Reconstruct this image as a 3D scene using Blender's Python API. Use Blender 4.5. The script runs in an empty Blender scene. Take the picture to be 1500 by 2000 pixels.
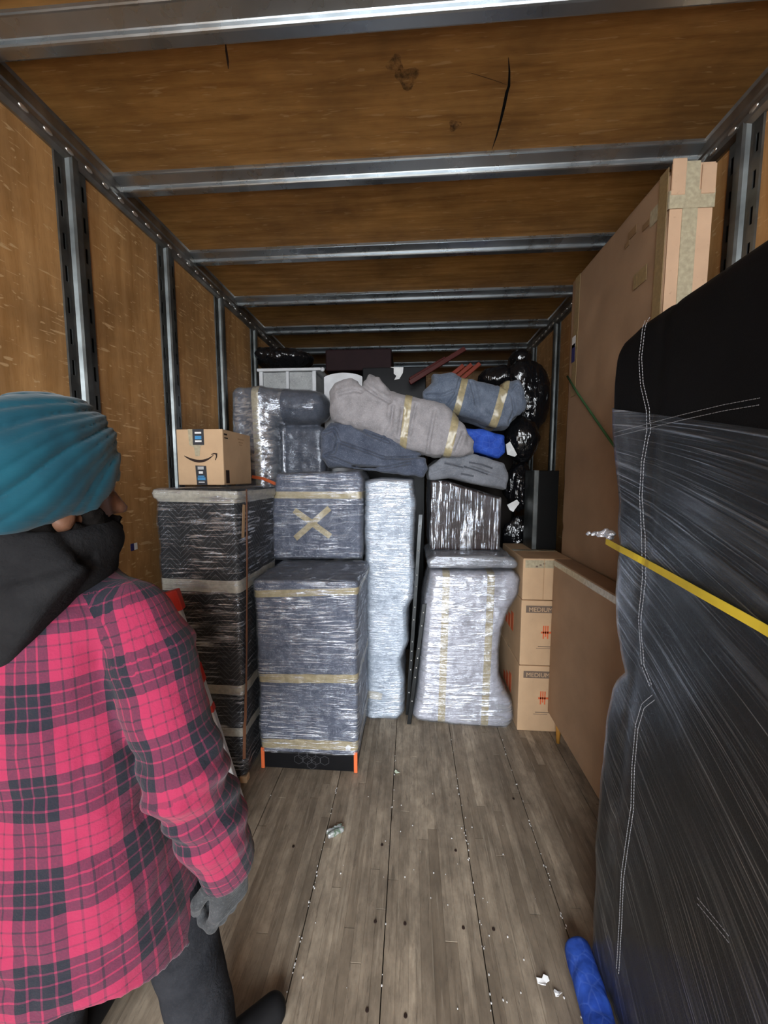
import bpy, bmesh, math, random
import numpy as np
from mathutils import Vector, Matrix
from mathutils.bvhtree import BVHTree

random.seed(7)
SC = bpy.context.scene
COL = SC.collection
PI = math.pi

# ------------------------------------------------------------------ camera
FPX = 750.0                                   # focal length in pixels of the 1500x2000 frame
CAM = Vector((0.0, 0.0, 1.5))
PITCH = math.atan(71 / FPX)                   # looks slightly down
YAW = math.atan(53 * math.cos(PITCH) / FPX)   # and slightly left of the box's long axis
FWD = Vector((-math.sin(YAW) * math.cos(PITCH), math.cos(YAW) * math.cos(PITCH), -math.sin(PITCH)))
RGT = Vector((math.cos(YAW), math.sin(YAW), 0))
UPV = RGT.cross(FWD)
cd = bpy.data.cameras.new('camera')
cd.sensor_fit = 'VERTICAL'; cd.sensor_height = 36.0; cd.lens = 36.0 * FPX / 2000.0
cd.clip_start = 0.02
cam = bpy.data.objects.new('camera', cd); COL.objects.link(cam)
m3 = Matrix((RGT, UPV, -FWD)).transposed()
cam.matrix_world = Matrix.Translation(CAM) @ m3.to_4x4()
SC.camera = cam

# ------------------------------------------------------------------ daylight
w = bpy.data.worlds.new('overcast_sky'); SC.world = w; w.use_nodes = True
bg = w.node_tree.nodes['Background']
bg.inputs[0].default_value = (0.90, 0.95, 1.0, 1); bg.inputs[1].default_value = 9.0
ld = bpy.data.lights.new('rear_opening_portal', 'AREA'); ld.shape = 'RECTANGLE'
ld.size = 2.44; ld.size_y = 2.78; ld.cycles.is_portal = True
lo = bpy.data.objects.new('rear_opening_portal', ld); COL.objects.link(lo)
lo.location = (-0.08, -2.4, 1.39); lo.rotation_euler = (PI / 2, 0, 0)

vs = SC.view_settings
vs.view_transform = 'Standard'; vs.look = 'None'; vs.gamma = 1.0; vs.use_curve_mapping = False
vs.exposure = 0.85

# ------------------------------------------------------------------ pixel helpers
def ray(px, py):
    return (FWD + RGT * ((px - 750) / FPX) + UPV * ((1000 - py) / FPX))
def PY(px, py, Y):
    d = ray(px, py); return CAM + d * ((Y - CAM.y) / d.y)
def PX(px, py, X):
    d = ray(px, py); return CAM + d * ((X - CAM.x) / d.x)
def PZ(px, py, Z):
    d = ray(px, py); return CAM + d * ((Z - CAM.z) / d.z)
def XZ(pts, Y):
    return [(PY(x, y, Y).x, PY(x, y, Y).z) for x, y in pts]

# ------------------------------------------------------------------ object helpers
BASE = {}
def props(o, label=None, cat=None, group=None, kind=None):
    if label: o['label'] = label
    if cat: o['category'] = cat
    if group: o['group'] = group
    if kind: o['kind'] = kind
    return o
def thing(name, label, cat, loc, group=None):
    o = bpy.data.objects.new(name, None); o.empty_display_size = 0.05
    o.location = loc; COL.objects.link(o); BASE[o.name] = Vector(loc)
    return props(o, label, cat, group)
def base_of(o):
    return BASE.get(o.name, Vector((0, 0, 0)))
def link(name, me, mat=None, parent=None, loc=None, smooth=None):
    """me is in world coordinates; the object's origin goes to the parent's base or to loc"""
    if parent is not None: off = base_of(parent)
    elif loc is not None: off = Vector(loc)
    else: off = Vector((0, 0, 0))
    me.transform(Matrix.Translation(-off))
    o = bpy.data.objects.new(name, me); COL.objects.link(o)
    if parent is not None:
        o.parent = parent
    else:
        o.location = off
    BASE[o.name] = off
    if mat: 
        me.materials.clear(); me.materials.append(mat)
    if smooth is not None:
        me.polygons.foreach_set('use_smooth', [smooth] * len(me.polygons))
    return o
def mesh_from(bm, name='m'):
    me = bpy.data.meshes.new(name); bm.to_mesh(me); bm.free(); return me
def pyd(verts, faces):
    me = bpy.data.meshes.new('m'); me.from_pydata([tuple(v) for v in verts], [], [tuple(f) for f in faces]); me.update(); return me
def box_bm(bm, x0, x1, y0, y1, z0, z1, bev=0.0, seg=1, M=None):
    t = bmesh.new()
    r = bmesh.ops.create_cube(t, size=1.0)
    for v in t.verts:
        v.co = Vector((x0 + (v.co.x + .5) * (x1 - x0), y0 + (v.co.y + .5) * (y1 - y0), z0 + (v.co.z + .5) * (z1 - z0)))
    if bev > 0: bmesh.ops.bevel(t, geom=t.edges[:], offset=bev, segments=seg, affect='EDGES', profile=.5)
    if M is not None: bmesh.ops.transform(t, matrix=M, verts=t.verts[:])
    me = bpy.data.meshes.new('t'); t.to_mesh(me); t.free(); bm.from_mesh(me); bpy.data.meshes.remove(me)
def box(x0, x1, y0, y1, z0, z1, bev=0.0, seg=1, M=None):
    bm = bmesh.new(); box_bm(bm, x0, x1, y0, y1, z0, z1, bev, seg, M); return mesh_from(bm)
def tube(pts, r, n=8, closed_ends=True):
    pts = [Vector(p) for p in pts]; V = []; F = []
    rr = r if isinstance(r, (list, tuple)) else [r] * len(pts)
    for i, p in enumerate(pts):
        t = (pts[min(i + 1, len(pts) - 1)] - pts[max(i - 1, 0)]).normalized()
        a = t.orthogonal().normalized() if i == 0 else (a - t * a.dot(t)).normalized()
        b = t.cross(a)
        for k in range(n):
            th = 2 * PI * k / n
            V.append(p + (a * math.cos(th) + b * math.sin(th)) * rr[i])
    for i in range(len(pts) - 1):
        for k in range(n):
            F.append((i * n + k, i * n + (k + 1) % n, (i + 1) * n + (k + 1) % n, (i + 1) * n + k))
    F.append(tuple(range(n))[::-1]); F.append(tuple((len(pts) - 1) * n + k for k in range(n)))
    return pyd(V, F)
def extrude_y(prof, y0, y1):
    """profile in (x,z) extruded along y"""
    n = len(prof)
    V = [(x, y0, z) for x, z in prof] + [(x, y1, z) for x, z in prof]
    F = [(i, (i + 1) % n, n + (i + 1) % n, n + i) for i in range(n)] + [tuple(range(n))[::-1], tuple(range(n, 2 * n))]
    me = pyd(V, F); bm = bmesh.new(); bm.from_mesh(me); bmesh.ops.recalc_face_normals(bm, faces=bm.faces[:]); bm.to_mesh(me); bm.free(); return me
def extrude_x(prof, x0, x1):
    n = len(prof)
    V = [(x0, y, z) for y, z in prof] + [(x1, y, z) for y, z in prof]
    F = [(i, (i + 1) % n, n + (i + 1) % n, n + i) for i in range(n)] + [tuple(range(n))[::-1], tuple(range(n, 2 * n))]
    me = pyd(V, F); bm = bmesh.new(); bm.from_mesh(me); bmesh.ops.recalc_face_normals(bm, faces=bm.faces[:]); bm.to_mesh(me); bm.free(); return me

# ------------------------------------------------------------------ implicit-surface modelling
_tab = np.random.RandomState(3).rand(32, 32, 32).astype(np.float32)
def vn(X, Y, Z, s, seed=0):
    """value noise -1..1"""
    x = X * s + 17.3 * seed + 100; y = Y * s + 5.1 * seed + 100; z = Z * s + 9.7 * seed + 100
    xi = np.floor(x).astype(np.int32); yi = np.floor(y).astype(np.int32); zi = np.floor(z).astype(np.int32)
    fx = x - xi; fy = y - yi; fz = z - zi
    fx = fx * fx * (3 - 2 * fx); fy = fy * fy * (3 - 2 * fy); fz = fz * fz * (3 - 2 * fz)
    x0 = xi & 31; x1 = (xi + 1) & 31; y0 = yi & 31; y1 = (yi + 1) & 31; z0 = zi & 31; z1 = (zi + 1) & 31
    c00 = _tab[x0, y0, z0] * (1 - fx) + _tab[x1, y0, z0] * fx
    c10 = _tab[x0, y1, z0] * (1 - fx) + _tab[x1, y1, z0] * fx
    c01 = _tab[x0, y0, z1] * (1 - fx) + _tab[x1, y0, z1] * fx
    c11 = _tab[x0, y1, z1] * (1 - fx) + _tab[x1, y1, z1] * fx
    return ((c00 * (1 - fy) + c10 * fy) * (1 - fz) + (c01 * (1 - fy) + c11 * fy) * fz) * 2 - 1
def ridge(X, Y, Z, s, seed=0):
    return 1 - 2 * np.abs(vn(X, Y, Z, s, seed))
def rbox(P, c, h, r):
    q = [np.abs(P[i] - c[i]) - (h[i] - r) for i in range(3)]
    o = np.sqrt(sum(np.maximum(a, 0) ** 2 for a in q))
    return o + np.minimum(np.maximum(np.maximum(q[0], q[1]), q[2]), 0) - r
def cap(P, a, b, ra, rb):
    ba = [b[i] - a[i] for i in range(3)]; l2 = sum(k * k for k in ba)
    t = np.clip(sum((P[i] - a[i]) * ba[i] for i in range(3)) / l2, 0, 1)
    return np.sqrt(sum((P[i] - a[i] - t * ba[i]) ** 2 for i in range(3))) - (ra + (rb - ra) * t)
def chain(P, pts, k=0.02):
    d = None
    for (a, ra), (b, rb) in zip(pts[:-1], pts[1:]):
        e = cap(P, a, b, ra, rb); d = e if d is None else smin(d, e, k)
    return d
def ell(P, c, r):
    q = [(P[i] - c[i]) for i in range(3)]
    k0 = np.sqrt(sum((q[i] / r[i]) ** 2 for i in range(3))); k1 = np.sqrt(sum((q[i] / r[i] ** 2) ** 2 for i in range(3)))
    return k0 * (k0 - 1) / np.maximum(k1, 1e-6)
def smin(a, b, k):
    h = np.clip(.5 + .5 * (b - a) / k, 0, 1); return b * (1 - h) + a * h - k * h * (1 - h)
def smax(a, b, k): return -smin(-a, -b, k)
def poly2(u, v, pts):
    d = np.full(u.shape, 1e9, np.float32); s = np.ones(u.shape, np.float32); n = len(pts)
    for i in range(n):
        ax, ay = pts[i]; bx, by = pts[i - 1]
        ex, ey = bx - ax, by - ay; wx, wy = u - ax, v - ay
        t = np.clip((wx * ex + wy * ey) / (ex * ex + ey * ey + 1e-12), 0, 1)
        d = np.minimum(d, (wx - ex * t) ** 2 + (wy - ey * t) ** 2)
        c1 = v >= ay; c2 = v < by; c3 = ex * wy > ey * wx
        s = np.where((c1 & c2 & c3) | (~c1 & ~c2 & ~c3), -s, s)
    return s * np.sqrt(d)
def prism(d2, w, r):
    """rounded extrusion: d2 a 2D distance, w the distance from the slab"""
    a = d2 + r; b = w + r
    return np.sqrt(np.maximum(a, 0) ** 2 + np.maximum(b, 0) ** 2) + np.minimum(np.maximum(a, b), 0) - r
def prism_y(P, pts, y0, y1, r): return prism(poly2(P[0], P[2], pts), np.abs(P[1] - (y0 + y1) / 2) - (y1 - y0) / 2, r)
def prism_x(P, pts, x0, x1, r): return prism(poly2(P[1], P[2], pts), np.abs(P[0] - (x0 + x1) / 2) - (x1 - x0) / 2, r)
def sdf_mesh(fn, lo, hi, vox):
    ax = [np.arange(lo[i] - 2 * vox, hi[i] + 2 * vox, vox, dtype=np.float32) for i in range(3)]
    X, Y, Z = np.meshgrid(*ax, indexing='ij')
    D = fn((X, Y, Z)).astype(np.float32)
    D[0] = np.maximum(D[0], vox); D[-1] = np.maximum(D[-1], vox); D[:, 0] = np.maximum(D[:, 0], vox); D[:, -1] = np.maximum(D[:, -1], vox)
    D[:, :, 0] = np.maximum(D[:, :, 0], vox); D[:, :, -1] = np.maximum(D[:, :, -1], vox)
    S = D < 0
    nx, ny, nz = [k - 1 for k in D.shape]
    cs = [(i, j, k) for i in (0, 1) for j in (0, 1) for k in (0, 1)]
    cnt = sum(S[i:i + nx, j:j + ny, k:k + nz].astype(np.int8) for i, j, k in cs)
    act = (cnt > 0) & (cnt < 8)
    idx = np.full(act.shape, -1, np.int32); ii = np.argwhere(act); idx[act] = np.arange(len(ii))
    acc = np.zeros((len(ii), 3), np.float64); num = np.zeros(len(ii))
    for a in range(3):
        for o1 in (0, 1):
            for o2 in (0, 1):
                off = [o1, o2]; off.insert(a, 0); off = np.array(off); e = np.zeros(3, int); e[a] = 1
                p = ii + off; q = p + e
                d0 = D[p[:, 0], p[:, 1], p[:, 2]]; d1 = D[q[:, 0], q[:, 1], q[:, 2]]
                m = (d0 < 0) != (d1 < 0)
                t = np.where(m, d0 / np.where(m, d0 - d1, 1), 0)
                pos = off[None, :] + t[:, None] * e[None, :]
                acc += np.where(m[:, None], pos, 0); num += m
    V = (ii + acc / num[:, None]) * vox + np.array([a[0] for a in ax])
    Q = []
    for a in range(3):
        b, c = (a + 1) % 3, (a + 2) % 3
        sl0 = [slice(None)] * 3; sl1 = [slice(None)] * 3; sl0[a] = slice(0, -1); sl1[a] = slice(1, None)
        ch = S[tuple(sl0)] != S[tuple(sl1)]
        g = np.argwhere(ch)
        g = g[(g[:, b] > 0) & (g[:, c] > 0) & (g[:, b] < act.shape[b]) & (g[:, c] < act.shape[c])]
        ins = S[g[:, 0], g[:, 1], g[:, 2]]
        def ci(db, dc):
            h = g.copy(); h[:, b] += db; h[:, c] += dc; return idx[h[:, 0], h[:, 1], h[:, 2]]
        q = np.stack([ci(-1, -1), ci(0, -1), ci(0, 0), ci(-1, 0)], 1)
        q[~ins] = q[~ins][:, ::-1]
        Q.append(q)
    Q = np.concatenate(Q); Q = Q[(Q >= 0).all(1)]
    me = bpy.data.meshes.new('m')
    me.vertices.add(len(V)); me.vertices.foreach_set('co', V.astype(np.float32).ravel())
    me.loops.add(len(Q) * 4); me.loops.foreach_set('vertex_index', Q.astype(np.int32).ravel())
    me.polygons.add(len(Q)); me.polygons.foreach_set('loop_start', np.arange(0, len(Q) * 4, 4, dtype=np.int32))
    me.update(calc_edges=True); me.validate()
    me.polygons.foreach_set('use_smooth', [True] * len(me.polygons))
    return me
def shell(me, planes, off, smooth=True):
    """a copy of me, cut by planes (point, normal: the side against the normal stays), pushed out by off"""
    bm = bmesh.new(); bm.from_mesh(me)
    bm.normal_update()
    nl = {v: v.normal.copy() for v in bm.verts}
    for v in bm.verts: v.co += nl[v] * off
    for p, n in planes:
        bmesh.ops.bisect_plane(bm, geom=bm.verts[:] + bm.edges[:] + bm.faces[:], plane_co=p, plane_no=n, clear_outer=True, dist=1e-6)
    for f in bm.faces: f.smooth = smooth
    return mesh_from(bm)
def band(me, p, n, wid, off, extra=()):
    p = Vector(p); n = Vector(n).normalized()
    return shell(me, [(p + n * wid / 2, n), (p - n * wid / 2, -n)] + list(extra), off)
def bvh_of(me):
    bm = bmesh.new(); bm.from_mesh(me); t = BVHTree.FromBMesh(bm); bm.free(); return t
def cast(t, px, py):
    d = ray(px, py).normalized(); r = t.ray_cast(CAM, d)
    return r[0], r[1]
def ribbon(pn, wid, off, thick=0.0015):
    """strip along [(point, normal)]"""
    V = []; F = []
    for i, (p, n) in enumerate(pn):
        t = (pn[min(i + 1, len(pn) - 1)][0] - pn[max(0, i - 1)][0]).normalized()
        s = t.cross(n).normalized()
        for sg, h in ((-1, off), (1, off), (1, off + thick), (-1, off + thick)):
            V.append(p + n * h + s * sg * wid / 2)
    for i in range(len(pn) - 1):
        for k in range(4):
            F.append((i * 4 + k, i * 4 + (k + 1) % 4, i * 4 + 4 + (k + 1) % 4, i * 4 + 4 + k))
    k = (len(pn) - 1) * 4
    F += [(0, 3, 2, 1), (k, k + 1, k + 2, k + 3)]
    return pyd(V, F)
def castpath(t, pts, n=16):
    out = []
    for (a, b), (c, d) in zip(pts[:-1], pts[1:]):
        for i in range(n):
            f = i / n; q = cast(t, a + (c - a) * f, b + (d - b) * f)
            if q[0] is not None: out.append(q)
    q = cast(t, *pts[-1])
    if q[0] is not None: out.append(q)
    return out
def text_mesh(body, size, M, ext=0.0004):
    cu = bpy.data.curves.new('t', 'FONT'); cu.body = body; cu.size = size; cu.extrude = ext; cu.resolution_u = 3
    o = bpy.data.objects.new('t', cu); COL.objects.link(o)
    dg = bpy.context.evaluated_depsgraph_get(); me = bpy.data.meshes.new_from_object(o.evaluated_get(dg))
    bpy.data.objects.remove(o); bpy.data.curves.remove(cu)
    me.transform(M); return me
def faceM(origin, right, up):
    r = Vector(right).normalized(); u = Vector(up).normalized(); n = r.cross(u)
    return Matrix.Translation(Vector(origin)) @ Matrix((r, u, n)).transposed().to_4x4()

# ------------------------------------------------------------------ materials
class NT:
    def __init__(s, name):
        s.m = bpy.data.materials.new(name); s.m.use_nodes = True; s.t = s.m.node_tree; s.t.nodes.clear()
        s.out = s.t.nodes.new('ShaderNodeOutputMaterial')
    def n(s, ty, **kw):
        o = s.t.nodes.new('ShaderNode' + ty)
        for k, v in kw.items():
            if k.startswith('i_'): o.inputs[k[2:].replace('_', ' ')].default_value = v
            else: setattr(o, k, v)
        return o
    def l(s, a, b): s.t.links.new(a, b)
    def coord(s, scale=(1, 1, 1), rot=(0, 0, 0), loc=(0, 0, 0), kind='Object'):
        c = s.n('TexCoord'); mp = s.n('Mapping'); mp.inputs['Scale'].default_value = scale; mp.inputs['Rotation'].default_value = rot; mp.inputs['Location'].default_value = loc
        s.l(c.outputs[kind], mp.inputs[0]); return mp.outputs[0]
    def noise(s, vec, scale=1.0, detail=3.0, rough=.55, dist=0.0):
        k = s.n('TexNoise'); k.inputs['Scale'].default_value = scale; k.inputs['Detail'].default_value = detail; k.inputs['Roughness'].default_value = rough; k.inputs['Distortion'].default_value = dist
        s.l(vec, k.inputs['Vector']); return k.outputs['Fac']
    def ramp(s, fac, stops, interp='LINEAR'):
        r = s.n('ValToRGB'); cr = r.color_ramp; cr.interpolation = interp
        while len(cr.elements) < len(stops): cr.elements.new(.5)
        for e, (p, c) in zip(cr.elements, stops):
            e.position = p; e.color = (c, c, c, 1) if isinstance(c, (int, float)) else (*c, 1)
        s.l(fac, r.inputs[0]); return r.outputs[0]
    def mathn(s, op, a, b=None, c=None, clamp=False):
        k = s.n('Math', operation=op); k.use_clamp = clamp
        for i, v in enumerate((a, b, c)):
            if v is None: continue
            if isinstance(v, (int, float)): k.inputs[i].default_value = v
            else: s.l(v, k.inputs[i])
        return k.outputs[0]
    def mix(s, fac, a, b, mode='MIX'):
        k = s.n('Mix', data_type='RGBA', blend_type=mode)
        for sock, v in ((k.inputs[0], fac), (k.inputs[6], a), (k.inputs[7], b)):
            if isinstance(v, (int, float)): sock.default_value = v
            elif isinstance(v, tuple): sock.default_value = (*v, 1) if len(v) == 3 else v
            else: s.l(v, sock)
        return k.outputs[2]
    def bump(s, h, strength=.3, dist=.01, nrm=None):
        b = s.n('Bump'); b.inputs['Strength'].default_value = strength; b.inputs['Distance'].default_value = dist
        s.l(h, b.inputs['Height'])
        if nrm is not None: s.l(nrm, b.inputs['Normal'])
        return b.outputs[0]
    def pr(s, col, rough=.6, nrm=None, metal=0.0, spec=.5, **kw):
        p = s.n('BsdfPrincipled')
        for nm, v in (('Base Color', col), ('Roughness', rough), ('Metallic', metal), ('Specular IOR Level', spec)):
            if isinstance(v, tuple): p.inputs[nm].default_value = (*v, 1)
            elif isinstance(v, (int, float)): p.inputs[nm].default_value = v
            else: s.l(v, p.inputs[nm])
        for k, v in kw.items(): p.inputs[k.replace('_', ' ')].default_value = v
        if nrm is not None: s.l(nrm, p.inputs['Normal'])
        return p.outputs[0]
    def done(s, sh): s.l(sh, s.out.inputs[0]); return s.m

def m_plain(name, col, rough=.6, metal=0, spec=None, bump=0.0, bscale=200):
    spec = spec if spec is not None else (.12 if max(col) < .06 else .35)
    t = NT(name); v = t.coord(); nz = t.noise(v, 9, 3)
    c = t.mix(t.ramp(nz, [(.3, 0.0), (.7, 1.0)]), tuple(k * .85 for k in col), tuple(min(1, k * 1.12) for k in col))
    b = t.bump(t.noise(v, bscale, 2), bump, .002) if bump else None
    return t.done(t.pr(c, rough, b, metal, spec))
def m_ply(name, grain, c0, c1, scr=1.0, rnd=True, ceil=False, dark=(.06, .028, .010)):
    """grain: stretch of the object coordinates (small = along the grain)"""
    t = NT(name); v = t.coord(grain); g = t.noise(v, 1, 6, .65, .35)
    v0 = t.coord()
    col = t.mix(t.ramp(g, [(.32, 0.0), (.68, 1.0)]), c0, c1)
    blot = t.noise(v0, 2.3, 4, .6); col = t.mix(t.ramp(blot, [(.35, .45), (.6, 0.0)]), col, dark)
    fine = t.noise(t.coord(tuple(k * 9 for k in grain)), 1, 3, .7)
    col = t.mix(t.ramp(fine, [(.55, 0.0), (.8, .35)]), col, dark)
    if rnd:
        oi = t.n('ObjectInfo'); col = t.mix(t.mathn('MULTIPLY', oi.outputs['Random'], .22), col, dark)
    if scr:
        for k, (rot, sc, th) in enumerate((((.5, .5, .3), (9, 9, 62), .655), ((-.4, .7, -.5), (7, 30, 60), .675), ((.9, -.6, .2), (14, 8, 70), .665))):
            if ceil: rot = (0, 0, (.5, -.9, 1.3)[k]); sc = (9, 75, 9); th += .015
            s_ = t.noise(t.coord(sc, rot, (3.1 * k, 1.7, .4)), 1, 2, .5, .5)
            col = t.mix(t.ramp(s_, [(th, 0.0), (th + .035, .75 * scr)]), col, (.62, .42, .22))
    b = t.bump(g, .15, .004)
    return t.done(t.pr(col, .62, b, 0, .25))
def m_metal(name, col=(.30, .32, .33), rough=.38, vary=.5):
    t = NT(name); v = t.coord((6, 6, 6)); nz = t.noise(v, 1.2, 3, .6)
    c = t.mix(t.ramp(nz, [(.35, 0.0), (.7, 1.0)]), tuple(k * (1 - vary) for k in col), col)
    r = t.ramp(t.noise(v, 2, 2), [(.3, rough - .05), (.7, rough + .08)])
    return t.done(t.pr(c, r, None, .92))
def m_blanket(name, c0, c1, fleck=(.5, .5, .55), amt=.35, rough=.95, scale=1.0, sheen=.12):
    t = NT(name); v = t.coord()
    a = t.noise(v, 14 * scale, 4, .65); col = t.mix(t.ramp(a, [(.35, 0.0), (.65, 1.0)]), c0, c1)
    f = t.noise(v, 190 * scale, 2, .6); col = t.mix(t.ramp(f, [(.55, 0.0), (.70, amt)]), col, fleck)
    d = t.noise(v, 120 * scale, 2, .6); col = t.mix(t.ramp(d, [(.60, 0.0), (.75, amt)]), col, tuple(k * .4 for k in c0))
    wr = t.noise(v, 24, 4, .6, .6)
    b = t.bump(f, .35, .003, t.bump(wr, .35, .012))
    return t.done(t.pr(col, rough, b, 0, .12, Sheen_Weight=sheen))
def m_film(name, scale=(6, 6, 90), rot=(0, .12, 0), base=.16, streak=.55, th=.50, col=(.84, .88, .95), rough=.14, big=5.0, bump=.7, soft=.09):
    """clear stretch film: transparent, with a glossy skin gathered into bright creases"""
    t = NT(name); v = t.coord(scale, rot); a = t.noise(v, 1, 4, .62, .25)
    v2 = t.coord(tuple(k * .37 for k in scale), tuple(-k * 1.3 for k in rot), (1.3, 2.2, .7)); a2 = t.noise(v2, 1, 3, .6, .4)
    v3 = t.coord(); bgn = t.noise(v3, big, 3, .6)
    s1 = t.ramp(a, [(th, 0.0), (th + soft, 1.0)]); msk = t.ramp(bgn, [(.38, .05), (.62, 1.0)])
    s2 = t.ramp(a2, [(th + .04, 0.0), (th + .1 + soft, .8)])
    st = t.mathn('MULTIPLY', t.mathn('MAXIMUM', s1, s2), msk)
    hgt = t.mathn('ADD', t.mathn('MULTIPLY', a, .6), t.mathn('MULTIPLY', a2, .6))
    nb = t.bump(hgt, bump, .02)
    lw = t.n('LayerWeight'); lw.inputs[0].default_value = .25
    fac = t.mathn('ADD', t.mathn('MULTIPLY', st, streak), t.mathn('ADD', t.mathn('MULTIPLY', lw.outputs['Fresnel'], .35), base), clamp=True)
    tr = t.n('BsdfTransparent'); gl = t.n('BsdfGlossy'); gl.inputs['Color'].default_value = (*col, 1); gl.inputs['Roughness'].default_value = rough
    t.l(nb, gl.inputs['Normal'])
    df = t.n('BsdfDiffuse'); df.inputs['Color'].default_value = (*col, 1); t.l(nb, df.inputs['Normal'])
    mg = t.n('MixShader'); mg.inputs[0].default_value = .28; t.l(gl.outputs[0], mg.inputs[1]); t.l(df.outputs[0], mg.inputs[2])
    mx = t.n('MixShader'); t.l(fac, mx.inputs[0]); t.l(tr.outputs[0], mx.inputs[1]); t.l(mg.outputs[0], mx.inputs[2])
    return t.done(mx.outputs[0])
def m_tape(name, col=(.46, .40, .25), rough=.28):
    t = NT(name); v = t.coord((30, 30, 30)); n_ = t.noise(v, 2, 3)
    c = t.mix(t.ramp(n_, [(.3, 0.0), (.7, 1.0)]), tuple(k * .8 for k in col), tuple(k * 1.15 for k in col))
    return t.done(t.pr(c, rough, t.bump(n_, .25, .004), 0, .6))
def m_card(name, col=(.42, .27, .15), stain=.3):
    t = NT(name); v = t.coord(); n_ = t.noise(v, 4, 4)
    c = t.mix(t.ramp(n_, [(.35, 0.0), (.7, 1.0)]), tuple(k * .86 for k in col), tuple(k * 1.08 for k in col))
    f = t.noise(t.coord((1, 1, 1)), 60, 3, .7); c = t.mix(t.ramp(f, [(.62, 0.0), (.8, stain)]), c, tuple(k * .5 for k in col))
    fl = t.noise(t.coord((250, 250, 6)), 1, 1); b = t.bump(fl, .06, .002)
    return t.done(t.pr(c, .82, b, 0, .2))

M = {}
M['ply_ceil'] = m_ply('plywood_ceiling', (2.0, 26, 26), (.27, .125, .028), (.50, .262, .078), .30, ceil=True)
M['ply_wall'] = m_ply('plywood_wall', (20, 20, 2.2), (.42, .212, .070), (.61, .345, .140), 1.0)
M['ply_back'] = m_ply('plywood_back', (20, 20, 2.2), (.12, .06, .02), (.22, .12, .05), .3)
M['steel'] = m_metal('galvanised_steel', (.40, .43, .45), .28, .12)
M['dark_steel'] = m_metal('dark_slotted_steel', (.22, .24, .24), .42, .5)
M['bed_steel'] = m_metal('black_bed_steel', (.055, .058, .060), .40, .3)
M['rail'] = m_metal('worn_aluminium_rail', (.42, .40, .37), .36, .55)
M['rivet'] = m_metal('bright_rivets', (.85, .82, .78), .3, .2)
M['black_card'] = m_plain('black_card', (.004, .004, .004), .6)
M['tape'] = m_tape('tan_packing_tape', (.33, .275, .16), .32); M['tape_grey'] = m_tape('pale_grey_tape', (.44, .42, .36)); M['tape_clear'] = m_tape('yellowed_clear_tape', (.40, .35, .24), .2)
M['card'] = m_card('cardboard'); M['card_pale'] = m_card('pale_cardboard', (.56, .38, .23)); M['card_pink'] = m_card('pinkish_cardboard', (.56, .37, .24), .5)
M['card_brown'] = m_card('brown_cardboard', (.335, .215, .130), .35)
M['black_leather'] = m_plain('black_leather', (.0045, .0045, .005), .6, 0, .12, .3, 350)
M['black_plastic'] = m_plain('black_plastic', (.010, .010, .011), .3)
M['white_plastic'] = m_plain('white_plastic', (.62, .63, .65), .4)
M['orange'] = m_plain('orange_plastic', (.80, .16, .05), .5)
M['red'] = m_plain('red_plastic', (.62, .035, .022), .45)
M['white'] = m_plain('white_paper', (.75, .75, .74), .7)
M['ink'] = m_plain('brown_black_ink', (.035, .022, .018), .7)
M['ink_grey'] = m_plain('grey_brown_ink', (.16, .115, .085), .8)
M['ink_orange'] = m_plain('orange_ink', (.66, .13, .045), .8)
M['label_grey'] = m_plain('dark_grey_label', (.045, .045, .05), .4)
M['label_blue'] = m_plain('blue_label_print', (.06, .25, .48), .4)
M['navy'] = m_plain('navy_print', (.03, .03, .12), .5)

# ================================================================== the truck box
XL, XR, YB, YR, ZC = -1.30, 1.14, 4.95, -2.4, 2.785
BOWS = [1.17 + .567 * k for k in range(-6, 7)]
POSTL = [1.48 + .57 * k for k in range(-6, 7)]
POSTR = [1.51 + .57 * k for k in range(-6, 7)]

o = link('ground', box(-14, 14, -16, 14, -1.2, -1.1), m_plain('pale_concrete', (.34, .34, .33), .9)); props(o, kind='structure')

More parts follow.
